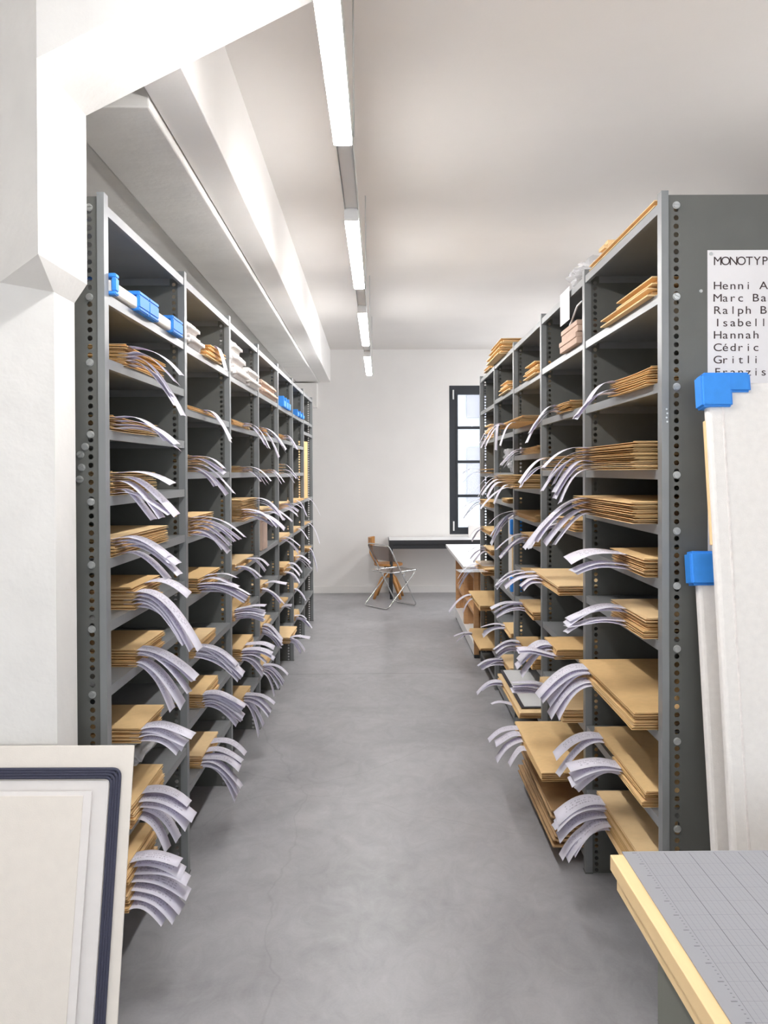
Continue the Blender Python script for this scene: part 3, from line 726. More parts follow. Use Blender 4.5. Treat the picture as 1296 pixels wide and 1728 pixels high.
def slip_mesh(sg, reach, drop, w, r, fam=(1.9, 0.0)):
    """strip of paper coming out of an envelope towards the aisle and bending down"""
    bm = bmesh.new(); uvl = bm.loops.layers.uv.new('UVMap')
    n = 12; th = 0.0005; rows = []
    p = fam[0] + r.uniform(-0.15, 0.15); lean = fam[1] + r.uniform(-0.010, 0.010); tw = r.uniform(-0.007, 0.007); wave = r.uniform(-0.004, 0.004)
    for i in range(n+1):
        s = i/n; q = -0.03 + (reach+0.03)*s; e = max(q, 0)/reach
        z = -drop*e**p + 0.012*math.sin(PI*e)*(1 if drop < 0.09 else 0.6) + wave*math.sin(2*PI*e)
        row = []
        for j in range(3):
            v = j/2-0.5
            zz = z + tw*e*v*2 + 0.0016*math.cos(PI*v)*e
            row.append(((-sg*q), v*w + lean*e, zz))
        rows.append(row)
    top = [[bm.verts.new(p_) for p_ in row] for row in rows]
    bot = [[bm.verts.new((p_[0], p_[1], p_[2]-th)) for p_ in row] for row in rows]
    def face(vs, uv):
        f_ = bm.faces.new(vs)
        for lp, c in zip(f_.loops, uv): lp[uvl].uv = c
    for i in range(n):
        for j in range(2):
            u0, u1, v0, v1 = i/n, (i+1)/n, j/2, (j+1)/2
            if sg > 0: v0, v1 = 1-v0, 1-v1
            face((top[i][j], top[i+1][j], top[i+1][j+1], top[i][j+1]), ((u0, v0), (u1, v0), (u1, v1), (u0, v1)))
            face((bot[i][j], bot[i][j+1], bot[i+1][j+1], bot[i+1][j]), ((0, 0),)*4)
        for j in (0, 2): face((top[i][j], top[i+1][j], bot[i+1][j], bot[i][j]), ((0, 0),)*4)
    for i in (0, n):
        for j in range(2): face((top[i][j], top[i][j+1], bot[i][j+1], bot[i][j]), ((0, 0),)*4)
    return bm
def place(n_, total):
    if total == 1: return 'lying alone'
    if n_ == 0: return 'topmost'
    if n_ == total-1: return 'bottommost'
    return ORD[n_+1] + ' from top'
KR = ['kraft', 'kraft', 'kraft2', 'kraft3']
for (s_, bay, sh, X, y0, y1, h, n, W, slips) in STACKS:
    sg = -1 if s_ == 'L' else 1
    z0 = SHELF_Z[s_][bay][sh-1] + 0.0008
    pitch = h/n
    by_layer = {}
    for q in slips: by_layer.setdefault(q[0], []).append(q)
    L0 = y1-y0
    high = z0 > 1.75
    fam = (rng.uniform(1.6, 2.15), rng.uniform(-0.012, 0.012))
    # layers between two measured slips mostly carry one as well
    for i in range(n):
        if slips and i not in by_layer and rng.random() < 0.7:
            near = sorted(slips, key=lambda c: abs(c[0]-i))[:2]
            a_ = near[0]; c_ = near[-1]; k_ = rng.uniform(0.3, 0.7)
            by_layer[i] = [(i, a_[1]+rng.uniform(-0.01, 0.01), a_[2]*k_+c_[2]*(1-k_), a_[3]*k_+c_[3]*(1-k_)+0.004, a_[4])]
    for i in range(n):
        lay = n-1-i                                  # 0 = top
        t = min(pitch*0.78, 0.0095)
        jl = rng.uniform(0, 0.05) if (i not in (n-1,)) else 0
        jx = rng.uniform(-0.004, 0.009); 
        L = L0 - jl*(0.6 if s_ == 'L' else 1)
        yc = (y0+y1)/2 + rng.uniform(-0.3, 0.3)*jl
        if s_ == 'R' and bay == 1 and sh == 9 and i < n-2: L -= 0.30; yc = y0 + L/2 + 0.02
        rot = rng.uniform(-0.014, 0.014)
        q = by_layer.get(lay)
        word = 'with paper slip' if q else 'without slip'
        lab = 'kraft envelope %s, %s, %s shelf down, %s bay of %s' % (word, place(lay, n), ORD[sh], ORD[bay], RACK[s_])
        m_ = M[KR[rng.randrange(4)]]
        e = obj('kraft_envelope', envelope_bm(sg, L, W, t, rng, 0.004 if high else 0.001), m_, None, (sg*(X+jx), yc, z0 + i*pitch), rot)
        tag(e, lab, 'envelope', 'kraft envelopes on the %s' % RACK[s_])
        if bay <= 3 or lay == 0:
            bm = bmesh.new(); fl = min(0.11, L*0.25)
            zt = t*0.92+0.0014
            a = [(0.004, -L/2+0.001), (W-0.004, -L/2+0.001), (W-0.03, -L/2+fl), (0.03, -L/2+fl*(0.9+0.1*rng.random()))]
            prism(bm, [(sg*x, y) for x, y in a], zt, zt+0.0014)
            obj('flap', bm, m_, e)
        if q:
            for (ly_, yr, reach, drop, w_) in q:
                zl = t*0.58
                w_ = w_*rng.uniform(1.0, 1.15); bm = slip_mesh(sg, reach, drop, w_, rng, fam)
                o = obj('paper_slip', bm, M['slip'], e, smooth=True)
                o.location = (0, min(max(yr-yc, -L/2+w_/2+0.002), L/2-w_/2-0.002), zl)
                o['label'] = 'white printed paper slip'

# ------------------------------------------------------------------ parcels, boxes and wrapped frames on the racks
def protector(sg, y, z, L, dpt, hgt, parent, m=None):
    """blue foam profile clipped over a wrapped edge"""
    bm = bmesh.new(); a, b = sorted((sg*-0.010, sg*dpt)); th = 0.012
    box(bm, a, b, y, y+L, z-0.004, z+th*0.6); box(bm, a, b, y, y+L, z+hgt-th*0.6, z+hgt+0.006)
    a2, b2 = sorted((sg*-0.010, sg*0.004)); box(bm, a2, b2, y, y+L, z+th*0.6, z+hgt-th*0.6)
    bmesh.ops.bevel(bm, geom=bm.edges[:], offset=0.003, segments=2, affect='EDGES')
    return obj('edge_protector', bm, m or M['blue'], parent)
def lumpy(sg, W, L, hgt, seed, k=0.006):
    """soft parcel: rounded box with puckered surface"""
    r = random.Random(seed); bm = bmesh.new(); a, b = sorted((0.0, sg*W))
    box(bm, a, b, -L/2, L/2, 0.002, hgt)
    bmesh.ops.bevel(bm, geom=bm.edges[:], offset=min(hgt*0.35, 0.02), segments=3, affect='EDGES')
    bmesh.ops.subdivide_edges(bm, edges=[e for e in bm.edges if e.calc_length() > 0.08], cuts=5, use_grid_fill=True)
    p = [r.uniform(0, 6) for _ in range(4)]
    for v in bm.verts:
        if v.co.z > 0.006:
            c = v.co
            c.z += 0.6*k*math.sin(c.y*37+p[0])*math.cos(c.x*29+p[1])
            c.x += k*0.3*math.sin(c.y*31+c.z*60+p[2])
    return bm
def zsh(s_, bay, sh): return SHELF_Z[s_][bay][sh-1]

# two wrapped frames end to end with blue corner pieces (column rack, first bay)
for (ya, yb, lab, pr) in ((2.672, 3.055, 'foam-wrapped frame, blue edge pieces, second shelf, end of column rack by white column', ((0.0, 0.035), (0.262, 0.12))),
                      (3.058, 3.60, 'foam-wrapped frame beyond the other on second shelf, first bay of column rack', ((0.001, 0.12), (0.335, 0.16)))):
    f = thing('packed_picture', lab, 'wrapped frame', (-0.825, ya, zsh('L', 1, 2)), 0, 'wrapped frames on the column rack')
    obj('foam_wrap', RB(-0.36, 0, 0.004, yb-ya-0.004, 0.006, 0.046, 0.008, 3), M['foam'], f)
    for a, l_ in pr: protector(-1, a, 0.004, l_, 0.10, 0.055, f)

PARC = [  # rack, bay, shelf, X, y, z offset, W, L, H, material, label, name, category
 ('L', 2, 2, .815, 3.86, 0, .30, .26, .055, 'bubble', 'lower bubble-wrapped parcel, second shelf of second bay, column rack', 'bubble_wrapped_parcel', 'parcel'),
 ('L', 2, 2, .825, 3.83, .056, .28, .22, .050, 'bubble', 'upper bubble-wrapped parcel, second shelf of second bay, column rack', 'bubble_wrapped_parcel', 'parcel'),
 ('L', 2, 2, .82, 4.22, 0, .32, .38, .022, 'kraft2', 'lower kraft packet beside the bubble-wrapped parcels on column rack', 'kraft_packet', 'parcel'),
 ('L', 2, 2, .822, 4.30, .024, .30, .42, .020, 'kraft3', 'middle kraft packet beside the bubble-wrapped parcels on column rack', 'kraft_packet', 'parcel'),
 ('L', 2, 2, .824, 4.35, .046, .30, .40, .018, 'kraft', 'upper kraft packet beside the bubble-wrapped parcels on column rack', 'kraft_packet', 'parcel'),
 ('L', 3, 2, .81, 5.02, 0, .32, .46, .070, 'bubble', 'bottom pale wrapped parcel in the heap, third bay of column rack', 'wrapped_parcel', 'parcel'),
 ('L', 3, 2, .815, 4.96, .072, .30, .38, .065, 'bubble', 'middle pale wrapped parcel in the heap, third bay of column rack', 'wrapped_parcel', 'parcel'),
 ('L', 3, 2, .82, 4.92, .139, .28, .30, .055, 'foam', 'top pale wrapped parcel in the heap, third bay of column rack', 'wrapped_parcel', 'parcel'),
 ('L', 3, 2, .805, 5.49, 0, .30, .42, .055, 'foam', 'flatter white parcel at the far end, second shelf, third bay, column rack', 'wrapped_parcel', 'parcel'),
 ('L', 3, 2, .81, 5.46, .057, .28, .36, .050, 'bubble', 'white parcel resting on the flatter one, third bay, column rack', 'wrapped_parcel', 'parcel'),
 ('L', 4, 2, .815, 6.28, 0, .32, .80, .050, 'pinkcard', 'lower pale flat parcel, second shelf, fourth bay, column rack', 'flat_parcel', 'parcel'),
 ('L', 4, 2, .82, 6.25, .052, .30, .70, .045, 'pinkcard', 'upper pale flat parcel, second shelf, fourth bay, column rack', 'flat_parcel', 'parcel'),
 ('R', 1, 2, .80, 3.02, 0, .34, .60, .028, 'kraft2', 'long kraft packet, second shelf, first bay of poster rack', 'kraft_packet', 'parcel'),
 ('R', 1, 2, .805, 2.90, .030, .32, .42, .026, 'kraft', 'shorter kraft packet lying on the long one, first bay of poster rack', 'kraft_packet', 'parcel'),
 ('R', 3, 2, .80, 5.00, 0, .34, .42, .030, 'kraft2', 'lower kraft packet, second shelf, third bay of poster rack', 'kraft_packet', 'parcel'),
 ('R', 3, 2, .80, 4.97, .032, .32, .34, .040, 'kraft', 'upper kraft packet, second shelf, third bay of poster rack', 'kraft_packet', 'parcel'),
 ('R', 4, 2, .80, 6.12, 0, .34, .46, .036, 'kraft2', 'lower kraft packet, second shelf, fourth bay of poster rack', 'kraft_packet', 'parcel'),
 ('R', 4, 2, .80, 6.08, .038, .32, .36, .030, 'kraft2', 'upper kraft packet, second shelf, fourth bay of poster rack', 'kraft_packet', 'parcel'),
 ('R', 5, 3, .80, 7.10, 0, .34, .46, .060, 'kraft2', 'lower kraft packet, third shelf, fifth bay of poster rack', 'kraft_packet', 'parcel'),
 ('R', 5, 3, .80, 7.06, .062, .32, .40, .050, 'kraft2', 'upper kraft packet, third shelf, fifth bay of poster rack', 'kraft_packet', 'parcel'),
 ('R', 4, 1, .765, 6.46, .003, .34, .72, .038, 'kraft2', 'bottom kraft packet on top of the poster rack', 'kraft_packet', 'parcel'),
 ('R', 4, 1, .775, 6.42, .043, .34, .66, .034, 'kraft', 'middle kraft packet on top of the poster rack', 'kraft_packet', 'parcel'),
 ('R', 4, 1, .785, 6.40, .079, .33, .62, .030, 'kraft2', 'upper kraft packet on top of the poster rack', 'kraft_packet', 'parcel'),
 ('R', 5, 1, .80, 7.12, .003, .34, .40, .025, 'kraft2', 'thin kraft packet on the far end of the poster rack top', 'kraft_packet', 'parcel'),
 ('R', 1, 1, .822, 3.16, .003, .30, .88, .022, 'kraft2', 'long kraft packet on top of poster rack, nearest the poster', 'kraft_packet', 'parcel'),
 ('R', 2, 9, 0, 0, 0, 0, 0, 0, None, '', '', ''),
]
for i, (s_, bay, sh, X, y, dz, W, L, H, m_, lab, nm, cat) in enumerate(PARC):
    if not m_: continue
    sg = -1 if s_ == 'L' else 1
    if m_.startswith('kraft'):
        bm = envelope_bm(sg, L, W, H, random.Random(i), 0.0)
        o = obj(nm, bm, M[m_], None, (sg*X, y, zsh(s_, bay, sh)+dz+0.001))
    else:
        o = obj(nm, lumpy(sg, W, L, H, i, 0.004), M[m_], None, (sg*X, y, zsh(s_, bay, sh)+dz), smooth=True)
    tag(o, lab, cat, 'parcels lying on the racks')
# crumpled kraft end on the long packet, top of poster rack
o = obj('crumpled_paper', lumpy(1, 0.10, 0.10, 0.05, 3, 0.012), M['kraft2'], None, (0.83, 3.42, 2.505))
tag(o, 'crumpled kraft paper knob on the long packet atop the poster rack', 'crumpled paper')
# white sheet hanging over the lip, column rack second bay
def hang_sheet(x, y, z, w, reach, drop, sg, lab, nm='paper_sheet', tilt=0.0):
    bm = slip_mesh(sg, reach, drop, w, random.Random(5))
    o = obj(nm, bm, M['slip'], None, (x, y, z), tilt, smooth=True); tag(o, lab, 'paper'); return o
hang_sheet(-0.83, 4.30, 2.278, 0.10, 0.05, 0.11, -1, 'white sheet hanging over the kraft packets, second bay of column rack')
o = obj('paper_tag', RB(-0.0008, 0.0, -0.105, 0.105, -0.135, 0.012, 0.0003, 1), M['poster'], None, (0.814, 4.05, 2.482)); tag(o, 'white paper tag hanging from top edge of the poster rack', 'paper')
hang_sheet(0.70, 5.60, 1.965, 0.13, 0.012, 0.16, 1, 'white sheet hanging straight down below the big envelope, third bay, poster rack')

# crumpled clear film on top of the poster rack, second bay
def crumple(cx, cy, cz, sx, sy, sz, seed, lab, nm, cat, m_='film'):
    r = random.Random(seed); bm = bmesh.new()
    bmesh.ops.create_icosphere(bm, subdivisions=4, radius=1)
    ph = [r.uniform(0, 6) for _ in range(9)]
    for v in bm.verts:
        c = v.co.copy()
        k = 1 + 0.16*math.sin(6*c.x+ph[0]+3*c.z) + 0.14*math.sin(9*c.y+ph[1]+2*c.x) + 0.10*math.sin(13*c.z+ph[2]+7*c.y) + r.uniform(-0.06, 0.06)
        v.co = Vector((c.x*sx*k, c.y*sy*k, max(c.z*k, -0.92)*sz))
    o = obj(nm, bm, M[m_], None, (cx, cy, cz+sz*0.93)); tag(o, lab, cat); return o
crumple(0.92, 3.86, 2.483, 0.10, 0.16, 0.05, 4, 'crumpled clear plastic film on top of the poster rack', 'plastic_film', 'plastic film')
crumple(0.90, 6.05, 1.662, 0.09, 0.16, 0.095, 6, 'crumpled clear plastic bag on the fourth shelf, fourth bay, poster rack', 'plastic_bag', 'plastic bag')
b = thing('plastic_pouch', 'clear plastic pouch with a coloured D sticker, column rack above the leaning boards', 'plastic pouch', (-0.82, 3.12, 0.70))
obj('pouch_film', lumpy(-1, 0.30, 0.42, 0.045, 9, 0.008), M['film'], b, smooth=True)
st = obj('sticker', RB(0.008, 0.009, 0.06, 0.14, 0.008, 0.04, 0.0003, 1), M['white'], b)
def text_mesh(s, size, m_, parent, loc, rot, name='lettering', ex=0.0003, xscale=1.0):
    cu = bpy.data.curves.new(name, 'FONT'); cu.body = s; cu.size = size; cu.extrude = ex
    tmp = bpy.data.objects.new('tmp_text', cu); C.objects.link(tmp)
    dg = bpy.context.evaluated_depsgraph_get(); dg.update()
    me = bpy.data.meshes.new_from_object(tmp.evaluated_get(dg))
    bpy.data.objects.remove(tmp); bpy.data.curves.remove(cu)
    me.name = name; me.materials.clear(); me.materials.append(m_)
    o = bpy.data.objects.new(name, me); C.objects.link(o); o.parent = parent
    o.location = loc; o.rotation_euler = rot; o.scale = (xscale, 1, 1)
    return o
M['sticker_blue'] = mat('sticker_blue', (0.02, 0.10, 0.35), 0.5)
text_mesh('D', 0.038, M['sticker_blue'], st, (0.0095, 0.085, 0.011), (PI/2, 0, PI/2))

# cardboard boxes on poster rack, second bay, with a folded dark sheet standing on them
for k, (z, L, x, lab) in enumerate(((0, .36, .80, 'lower beige cardboard box, second shelf, second bay of poster rack'), (.051, .34, .805, 'upper beige cardboard box, second shelf, second bay of poster rack'))):
    o = thing('cardboard_box', lab, 'box', (x, 3.74, 2.2125+z), 0, 'beige boxes on the poster rack')
    obj('box_base', RB(0, .30, 0.0, L, 0, .026, .002), M['pinkcard'], o)
    obj('box_lid', RB(-.003, .303, -0.003+.006, L+.003, .027, .048, .002), M['pinkcard'], o)
bm = bmesh.new(); tube(bm, [(0, .30, 0), (0, .10, .075), (0, 0, .078)], .004, 6)
bm2 = bm; box(bm2, .004, .007, .0, .28, 0.0, .004)
o = obj('folded_sheet', bm2, M['white'], None, (.83, 3.76, 2.315)); tag(o, 'bent white-edged sheet standing on the upper beige box', 'sheet')

# beige box standing upright, column rack fourth bay
o = thing('cardboard_box', 'tall beige box standing in the fourth bay of the column rack', 'box', (-0.83, 5.86, 1.151))
obj('box_base', RB(-.30, 0, 0, .26, 0, .19, .003), M['pinkcard'], o); obj('box_lid', RB(-.302, .002, -.002, .262, .192, .225, .003), M['pinkcard'], o)
# blue foam corner pieces, column rack bays five and six
for (bay, y, z, lab) in ((5, 7.02, 2.191, 'blue foam corner piece beside the post, fifth bay, column rack'), (5, 7.20, 2.191, 'second blue foam corner piece from the post, fifth bay, column rack'), (5, 7.38, 2.191, 'far blue foam corner piece, fifth bay, column rack'),
                    (6, 8.10, 2.191, 'blue foam corner piece beside the post, sixth bay, column rack'), (6, 8.36, 2.191, 'middle blue foam corner piece, sixth bay, column rack'), (6, 8.60, 2.191, 'far blue foam corner piece, sixth bay, column rack')):
    bm = bmesh.new(); hgt = .085 if bay == 5 else .055
    box(bm, -.08, 0, 0, .03, 0, hgt); box(bm, -.03, 0, .03, .15, 0, hgt*.62); box(bm, -.10, -.03, .03, .14, 0, .02)
    bmesh.ops.bevel(bm, geom=bm.edges[:], offset=.004, segments=2, affect='EDGES')
    o = obj('foam_corner', bm, M['blue'], None, (-.815, y, z)); tag(o, lab, 'foam corner', 'blue foam corners on the column rack')
# tall kraft board in the last bay of the column rack
o = obj('kraft_board', RB(-.38, 0, 0, .05, 0, .59, .003), M['kraft3'], None, (-.83, 9.25, 1.396)); o.rotation_euler = (0, 0, 1.30)
tag(o, 'tall kraft board standing upright in the last bay of the column rack', 'board')
# thick brown cardboard folders on the bottom shelf, poster rack second bay
for k in range(4):
    o = obj('cardboard_folder', envelope_bm(1, .96-.05*(k % 2), .50, .036, random.Random(40+k), 0.0), M['card'], None, (.69+.012*(k % 3), 4.21-.02*(k % 2), .0815+k*.041), rng.uniform(-.008, .008))
    tag(o, 'thick brown cardboard folder, %s, bottom shelf, second bay of poster rack' % ['bottommost', 'third from top', 'second from top', 'topmost'][k], 'folder', 'cardboard folders on the poster rack')
# clear-wrapped print lying on the envelopes of poster rack third bay, and the film bag below
z_ = SHELF_Z['R'][3][10] + .045
o = thing('wrapped_print', 'pale print in clear film lying on envelopes, low in third bay, poster rack', 'print', (.725, 5.28, z_))
obj('print_sheet', RB(0.02, .46, -.44, .44, 0.002, .006, .001), M['white'], o); obj('print_mount', RB(0.0, .47, -.46, .46, 0.0, .0018, .0003, 1), M['dark'], o)
o = obj('plastic_sleeve', RB(-.02, .20, -.10, .10, 0, .002, .0005, 1), M['film'], None, (.56, 6.85, .90), 0.1)
tag(o, 'clear plastic sleeve poking out from the fifth bay of the poster rack', 'plastic sleeve')
o = obj('print_packet', RB(0, .26, -.16, .22, 0, .005, .001), M['film'], None, (.745, 7.14, .922)); tag(o, 'film-covered packet atop the envelopes, eighth shelf, fifth bay, poster rack', 'packet')
# tall foam-wrapped frame with blue corners, poster rack fourth bay
f = thing('packed_picture', 'tall foam-wrapped frame with blue corner pieces standing in the poster rack', 'wrapped frame', (.825, 5.86, .8515))
obj('foam_wrap', RB(.005, .40, .03, .24, .01, .53, .02, 3), M['bubble'], f)
obj('kraft_back', RB(.0, .40, .0, .028, .01, .50, .004), M['kraft2'], f)
for z in (.02, .40):
    obj('edge_protector', RB(-.012, .10, -.008, .036, z, z+.10, .006), M['blue'], f)

# ------------------------------------------------------------------ poster on the end panel
P = thing('poster', 'white typed poster fixed to the grey end panel', 'poster', (0.955, 2.6395, 2.328))
P.location.y = 2.6405
obj('paper', RB(0, 0.62, -0.0008, 0, -0.90, 0, 0.0003, 1), M['poster'], P)
obj('pin', (lambda bm: (cyl(bm, (0.010, -0.0008, -0.011), 0.005, -0.003, 'y', 12), bm)[1])(bmesh.new()), M['bolt'], P)
lines_ = [('MONOTYP', 0.0445, 0.0235, 0.0262), ('Henni A', 0.1165, 0.0228, 0.0240), ('Marc Ba', 0.1530, 0.0228, 0.0240), ('Ralph B', 0.1895, 0.0228, 0.0240), ('Isabell', 0.2265, 0.0228, 0.0240),
          ('Hannah', 0.2630, 0.0228, 0.0240), ('C\u00e9dric', 0.3000, 0.0228, 0.0240), ('Gritli', 0.3365, 0.0228, 0.0240), ('Franzis', 0.3730, 0.0228, 0.0240)]
M['ink'] = mat('poster_ink', (0.05, 0.03, 0.03), 0.7)
for s, dz, pitch_, cap in lines_:
    bmL = bmesh.new()
    for i, ch in enumerate(s):
        if ch == ' ': continue
        o = text_mesh(ch, cap/0.729*1.0, M['ink'], P, (0, 0, 0), (0, 0, 0), 'glyph')
        me = o.data; xs = [v.co.x for v in me.vertices]; cx = (min(xs)+max(xs))/2
        sx = 1.18 if s[:4] != 'MONO' else 0.98
        if ch in 'il1': sx = 1.0
        tmp = bmesh.new(); tmp.from_mesh(me)
        for v in tmp.verts: v.co.x = (v.co.x-cx)*sx + (i+0.5)*pitch_
        me2 = bpy.data.meshes.new('g'); tmp.to_mesh(me2); tmp.free(); bmL.from_mesh(me2)
        bpy.data.objects.remove(o); bpy.data.meshes.remove(me); bpy.data.meshes.remove(me2)
    o = obj('lettering', bmL, M['ink'], P, (0.0185, -0.0012, -dz)); o.rotation_euler = (PI/2, 0, 0)

# ------------------------------------------------------------------ foam-wrapped panels leaning on the end of the poster rack
def leaning_panel(x0, x1, ybot, slope, ztop, th, lab, protectors, kraft=False):
    ang = math.atan(slope)
    L = ztop/math.cos(ang)
    t_ = thing('packed_artwork', lab, 'wrapped panel', (x0, ybot, 0.0), 0, 'wrapped panels leaning on the poster rack')
    t_.rotation_euler = (-ang, 0, 0)
    obj('foam_wrap', RB(0, x1-x0, 0, th, 0.012, L-0.004, min(0.012, th*0.35), 3), M['foam'], t_, smooth=False)
    if kraft:
        obj('kraft_edge', RB(-0.004, 0.03, th*0.55, th*0.95, L-0.46, L-0.11, 0.003), M['kraft2'], t_)
        obj('seam_tape', RB(0.04, 0.046, -0.0015, 0.002, 0.03, L-0.05, 0.0006, 1), M['bubble'], t_)
    return t_, L
tp, L = leaning_panel(0.897, 1.75, 2.20, 0.152, 1.925, 0.036, 'large foam-wrapped panel in front, blue corner piece at its top edge', None, True)
bm = bmesh.new()
box(bm, -0.012, 0.122, -0.012, 0.046, L-0.034, L+0.022)
box(bm, -0.018, 0.068, -0.015, 0.047, L-0.076, L+0.018)
bmesh.ops.bevel(bm, geom=bm.edges[:], offset=0.006, segments=3, affect='EDGES')
obj('corner_protector', bm, M['blue'], tp)
tp2, L2 = leaning_panel(0.897, 1.55, 2.335, 0.165, 1.425, 0.036, 'lower foam-wrapped panel behind, blue edge piece beside the grey upright', None)
tp2.rotation_euler = (-math.atan(0.165), 0, 0)
bm = bmesh.new(); box(bm, -0.022, 0.062, -0.012, 0.048, L2-0.085, L2+0.014)
bmesh.ops.bevel(bm, geom=bm.edges[:], offset=0.008, segments=3, affect='EDGES')
obj('edge_protector', bm, M['blue'], tp2)

# ------------------------------------------------------------------ cutting table with mat
T = thing('work_table', 'pale birch table carrying the grey gridded cutting mat', 'table', (0.446, 1.780, 0.0), YAW)
obj('table_top', RB(0, 1.60, -1.30, 0, 0.869, 0.900, 0.0015), M['birch'], T)
bm = bmesh.new(); prism(bm, [(0.004, -1.28), (1.59, -1.28), (1.59, -0.015), (0.016, -0.015), (0.004, -0.035)], 0.845, 0.8685)
obj('under_slab', bm, M['birch'], T)
for x, y in ((0.10, -1.2), (1.45, -1.2), (1.45, -0.1)):
    obj('leg', RB(x, x+0.05, y, y+0.05, 0, 0.845, 0.003), M['cab'], T)
cb = thing('steel_cabinet', 'grey-green steel cabinet under the birch table', 'cabinet', (0.475, 0.72, 0.0), YAW)
obj('cabinet_body', RB(0.0, 0.5, 0, 0.80, 0.02, 0.835, 0.003), M['cab'], cb)
obj('plinth', B(0.02, 0.48, 0.02, 0.78, 0, 0.02), M['black'], cb)
for k in range(4): obj('drawer', RB(0.012, 0.488, -0.006, 0.0, 0.05+k*0.195, 0.235+k*0.195, 0.002), M['cab'], cb)
mt = obj('cutting_mat', RB(-0.033, 1.19, -0.80, 0.008, -0.003, 0.0, 0.0006, 1), M['mat'], None, (0.5045, 1.779, 0.9035), YAW*0.6)
tag(mt, 'grey cutting mat with a dark ruled grid on the birch table', 'cutting mat')

# ------------------------------------------------------------------ boards leaning against the white column
ang = math.atan(0.256)
bz = thing('mounted_board', 'cream board with navy ribbed edging around its panel, leaning on the column', 'board', (0, 2.118, 0.0))
bz.rotation_euler = (-ang, 0, 0)
TOP = 0.946/math.cos(ang)
XR, XLb = -0.679, -1.42
obj('backing_board', RB(XLb, XR, 0, 0.006, 0.004, TOP, 0.0012), M['board'], bz)
navy = bmesh.new()
for k in range(4):
    o_ = -0.7105 - k*0.0068
    pts = rounded([(XLb+0.03+k*0.0068, -0.006, 0.05+k*0.0068), (o_, -0.006, 0.05+k*0.0068), (o_, -0.006, TOP-0.060-k*0.0068+0.0), (XLb+0.03+k*0.0068, -0.006, TOP-0.060-k*0.0068)], 0.02, 5, True)
    tube(navy, pts, 0.0046, 8, True)
obj('ribbed_edging', navy, M['navy'], bz, smooth=True)
obj('inner_panel', RB(XLb+0.062, -0.7385, -0.004, -0.0005, 0.085, TOP-0.088, 0.0008), M['sheet'], bz)
sh = thing('leaning_sheet', 'pale sheet of card resting against the cream board', 'sheet', (0, 2.095, 0.0))
sh.rotation_euler = (-math.atan(0.258), 0, 0)
obj('card_sheet', RB(-1.40, -0.799, 0, 0.003, 0.004, 0.857, 0.0008), M['board'], sh)
obj('card_backing', RB(-1.40, -0.778, 0.0035, 0.0065, 0.004, 0.868, 0.0008), M['sheet'], sh)

# ------------------------------------------------------------------ far end: desk, workbench, chairs
d = thing('black_desk', 'black-framed desk with white top below the window', 'desk', (*R2(0.22, 12.16), 0), YAW)
obj('desk_top', RB(0, 1.9, -0.62, 0, 0.755, 0.772, 0.001), M['white'], d)
bm = bmesh.new(); box(bm, -0.006, 1.906, -0.628, -0.622, 0.72, 0.774); box(bm, -0.008, -0.002, -0.62, 0, 0.72, 0.774); box(bm, 0.0, 1.9, -0.61, -0.57, 0.66, 0.72)
obj('desk_frame', bm, M['black'], d)
for x, y in ((0.0, -0.618), (1.86, -0.618), (0.0, -0.04), (1.86, -0.04)):
    obj('leg', RB(x, x+0.04, y, y+0.04, 0, 0.75, 0.002), M['black'], d)
o = obj('white_folder', RB(0, .24, 0, .03, 0, .16, .002), M['sheet'], None, (*R2(1.30, 12.0), .7735), YAW); tag(o, 'small white folder standing on the black-framed desk', 'folder')

wb = thing('plywood_workbench', 'open plywood workbench with white top beyond the poster rack', 'workbench', (0.67, 7.80, 0), 0.0)
obj('bench_top', RB(0.0, 0.80, 0, 2.40, 0.80, 0.83, 0.002), M['white'], wb)
for y in (0.10, 1.13, 2.16):
    for x in (0.10, 0.66):
        obj('leg', RB(x, x+0.045, y, y+0.07, 0.03, 0.80, 0.002), M['ply'], wb)
    obj('cross_panel', RB(0.145, 0.66, y+0.02, y+0.05, 0.03, 0.80, 0.002), M['ply'], wb)
obj('apron', RB(0.105, 0.125, 0.12, 2.22, 0.70, 0.80, 0.002), M['ply'], wb)
obj('shelf', RB(0.105, 0.70, 0.12, 2.22, 0.37, 0.40, 0.002), M['ply'], wb)
obj('bottom_board', RB(0.095, 0.71, 0.12, 2.22, 0.03, 0.13, 0.002), M['white'], wb)
for y in (0.10, 1.13, 2.16):
    obj('foot', RB(0.10, 0.145, y, y+0.06, 0, 0.03, 0.002), M['black'], wb)
for k, (y, z, hh) in enumerate(((8.35, 0.402, 0.16), (9.35, 0.402, 0.13), (8.30, 0.132, 0.15))):
    cr = thing('storage_crate', ['pale crate on the workbench shelf, end next to the rack', 'pale crate on the workbench shelf, end next to the window', 'pale crate on the bottom board of the workbench'][k], 'crate', (0.86, y, z), 0, 'crates in the workbench')
    bm = bmesh.new(); w_, l_ = 0.34, 0.42
    box(bm, 0, w_, 0, l_, 0, 0.01); box(bm, 0, 0.01, 0, l_, 0.01, hh); box(bm, w_-0.01, w_, 0, l_, 0.01, hh); box(bm, 0.01, w_-0.01, 0, 0.01, 0.01, hh); box(bm, 0.01, w_-0.01, l_-0.01, l_, 0.01, hh)
    obj('crate_body', bm, M['white'], cr)
    obj('crate_rim', RB(-0.006, w_+0.006, -0.006, l_+0.006, hh, hh+0.012, 0.002), M['facade'], cr)

# folding chair: chrome tube hoops with smoked seat and back
fc = thing('folding_chair', 'chrome folding chair with smoked transparent seat and back', 'chair', (0.07, 11.0, 0), 0)
fc.rotation_euler = (0, 0, math.radians(127))
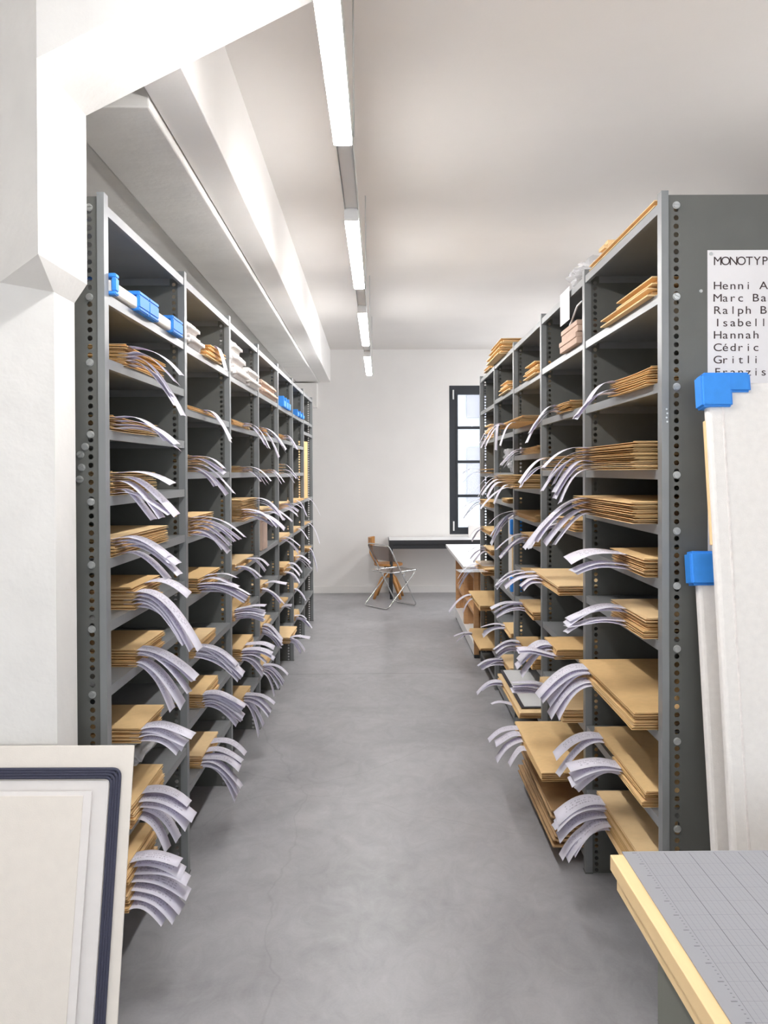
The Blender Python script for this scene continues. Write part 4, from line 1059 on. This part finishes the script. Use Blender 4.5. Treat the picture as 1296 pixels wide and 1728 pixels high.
# local: x to the sitter's left-right, y towards the back
w = 0.22; r_ = 0.0085
def T2(pts, rr, rad=0.05, closed=False):
    bm = bmesh.new(); tube(bm, rounded(pts, rad, 6, closed), rr, 8, closed); return bm
# long loop: front foot to top of the back
obj('back_loop', T2([(-w, -0.20, 0.012), (-w, 0.24, 0.78), (w, 0.24, 0.78), (w, -0.20, 0.012)], r_, 0.07, True), M['chrome'], fc, smooth=True)
# crossing loop: rear foot to seat front
obj('leg_loop', T2([(-w-0.02, 0.27, 0.012), (-w-0.02, -0.16, 0.445), (w+0.02, -0.16, 0.445), (w+0.02, 0.27, 0.012)], r_, 0.05, True), M['chrome'], fc, smooth=True)
sf = obj('seat_frame', T2([(-w+0.015, -0.22, 0.455), (-w+0.015, 0.19, 0.44), (w-0.015, 0.19, 0.44), (w-0.015, -0.22, 0.455)], r_, 0.05, True), M['chrome'], fc, smooth=True)
obj('seat', RB(-w+0.02, w-0.02, -0.215, 0.185, 0.442, 0.450, 0.003), M['smoke'], fc)
bm = bmesh.new()
n = 8
for lv in (0, 1):
    pass
A = []
for i in range(n+1):
    x = -w+0.012 + (2*w-0.024)*i/n; c = 0.02*math.sin(PI*i/n)
    A.append([bm.verts.new((x, 0.13+c, 0.575)), bm.verts.new((x, 0.232+c, 0.76)), bm.verts.new((x, 0.236+c, 0.758)), bm.verts.new((x, 0.134+c, 0.573))])
for i in range(n):
    for j in range(4): bm.faces.new((A[i][j], A[i+1][j], A[i+1][(j+1) % 4], A[i][(j+1) % 4]))
bm.faces.new(A[0]); bm.faces.new(A[-1][::-1])
obj('backrest', bm, M['smoke'], fc)
for s in (-1, 1):
    bm = bmesh.new(); cyl(bm, (s*(w+0.012), 0.02, 0.41), 0.02, 0.012*s, 'x', 14); obj('hinge_disc', bm, M['chrome'], fc)

# wooden swivel chair
wc = thing('wooden_swivel_chair', 'orange wooden swivel chair with four splayed legs behind the chrome chair', 'chair', (0.01, 11.74, 0), math.radians(84))
bm = bmesh.new(); prism(bm, [(0.20*math.cos(a), 0.19*math.sin(a)) for a in [2*PI*k/24 for k in range(24)]], 0.43, 0.46)
bmesh.ops.bevel(bm, geom=bm.edges[:], offset=0.006, segments=2, affect='EDGES'); obj('seat', bm, M['oak'], wc)
bm = bmesh.new(); cyl(bm, (0, 0, 0.33), 0.018, 0.10, 'z', 12); cyl(bm, (0, 0, 0.40), 0.06, 0.028, 'z', 16); obj('spindle', bm, M['black'], wc)
bm = bmesh.new(); cyl(bm, (0, 0, 0.27), 0.055, 0.07, 'z', 16); obj('hub', bm, M['oak'], wc)
for k in range(4):
    a = PI/4 + k*PI/2; c, s = math.cos(a), math.sin(a)
    bm = bmesh.new(); tube(bm, [(0.03*c, 0.03*s, 0.32), (0.11*c, 0.11*s, 0.25), (0.20*c, 0.20*s, 0.10), (0.245*c, 0.245*s, 0.0)], [0.024, 0.028, 0.024, 0.018], 8); obj('leg', bm, M['oak'], wc, smooth=True)
for s in (-1, 1):
    bm = bmesh.new(); tube(bm, [(s*0.07, 0.15, 0.45), (s*0.08, 0.23, 0.60), (s*0.09, 0.235, 0.79)], 0.014, 8); obj('back_post', bm, M['oak'], wc, smooth=True)
bm = bmesh.new(); A = []
for i in range(9):
    x = -0.17 + 0.34*i/8; c = 0.05*(1-(2*i/8-1)**2)
    A.append([bm.verts.new((x, 0.20+c, 0.68)), bm.verts.new((x, 0.20+c, 0.80)), bm.verts.new((x, 0.218+c, 0.80)), bm.verts.new((x, 0.218+c, 0.68))])
for i in range(8):
    for j in range(4): bm.faces.new((A[i][j], A[i+1][j], A[i+1][(j+1) % 4], A[i][(j+1) % 4]))
bm.faces.new(A[0]); bm.faces.new(A[-1][::-1]); obj('backrest', bm, M['oak'], wc)
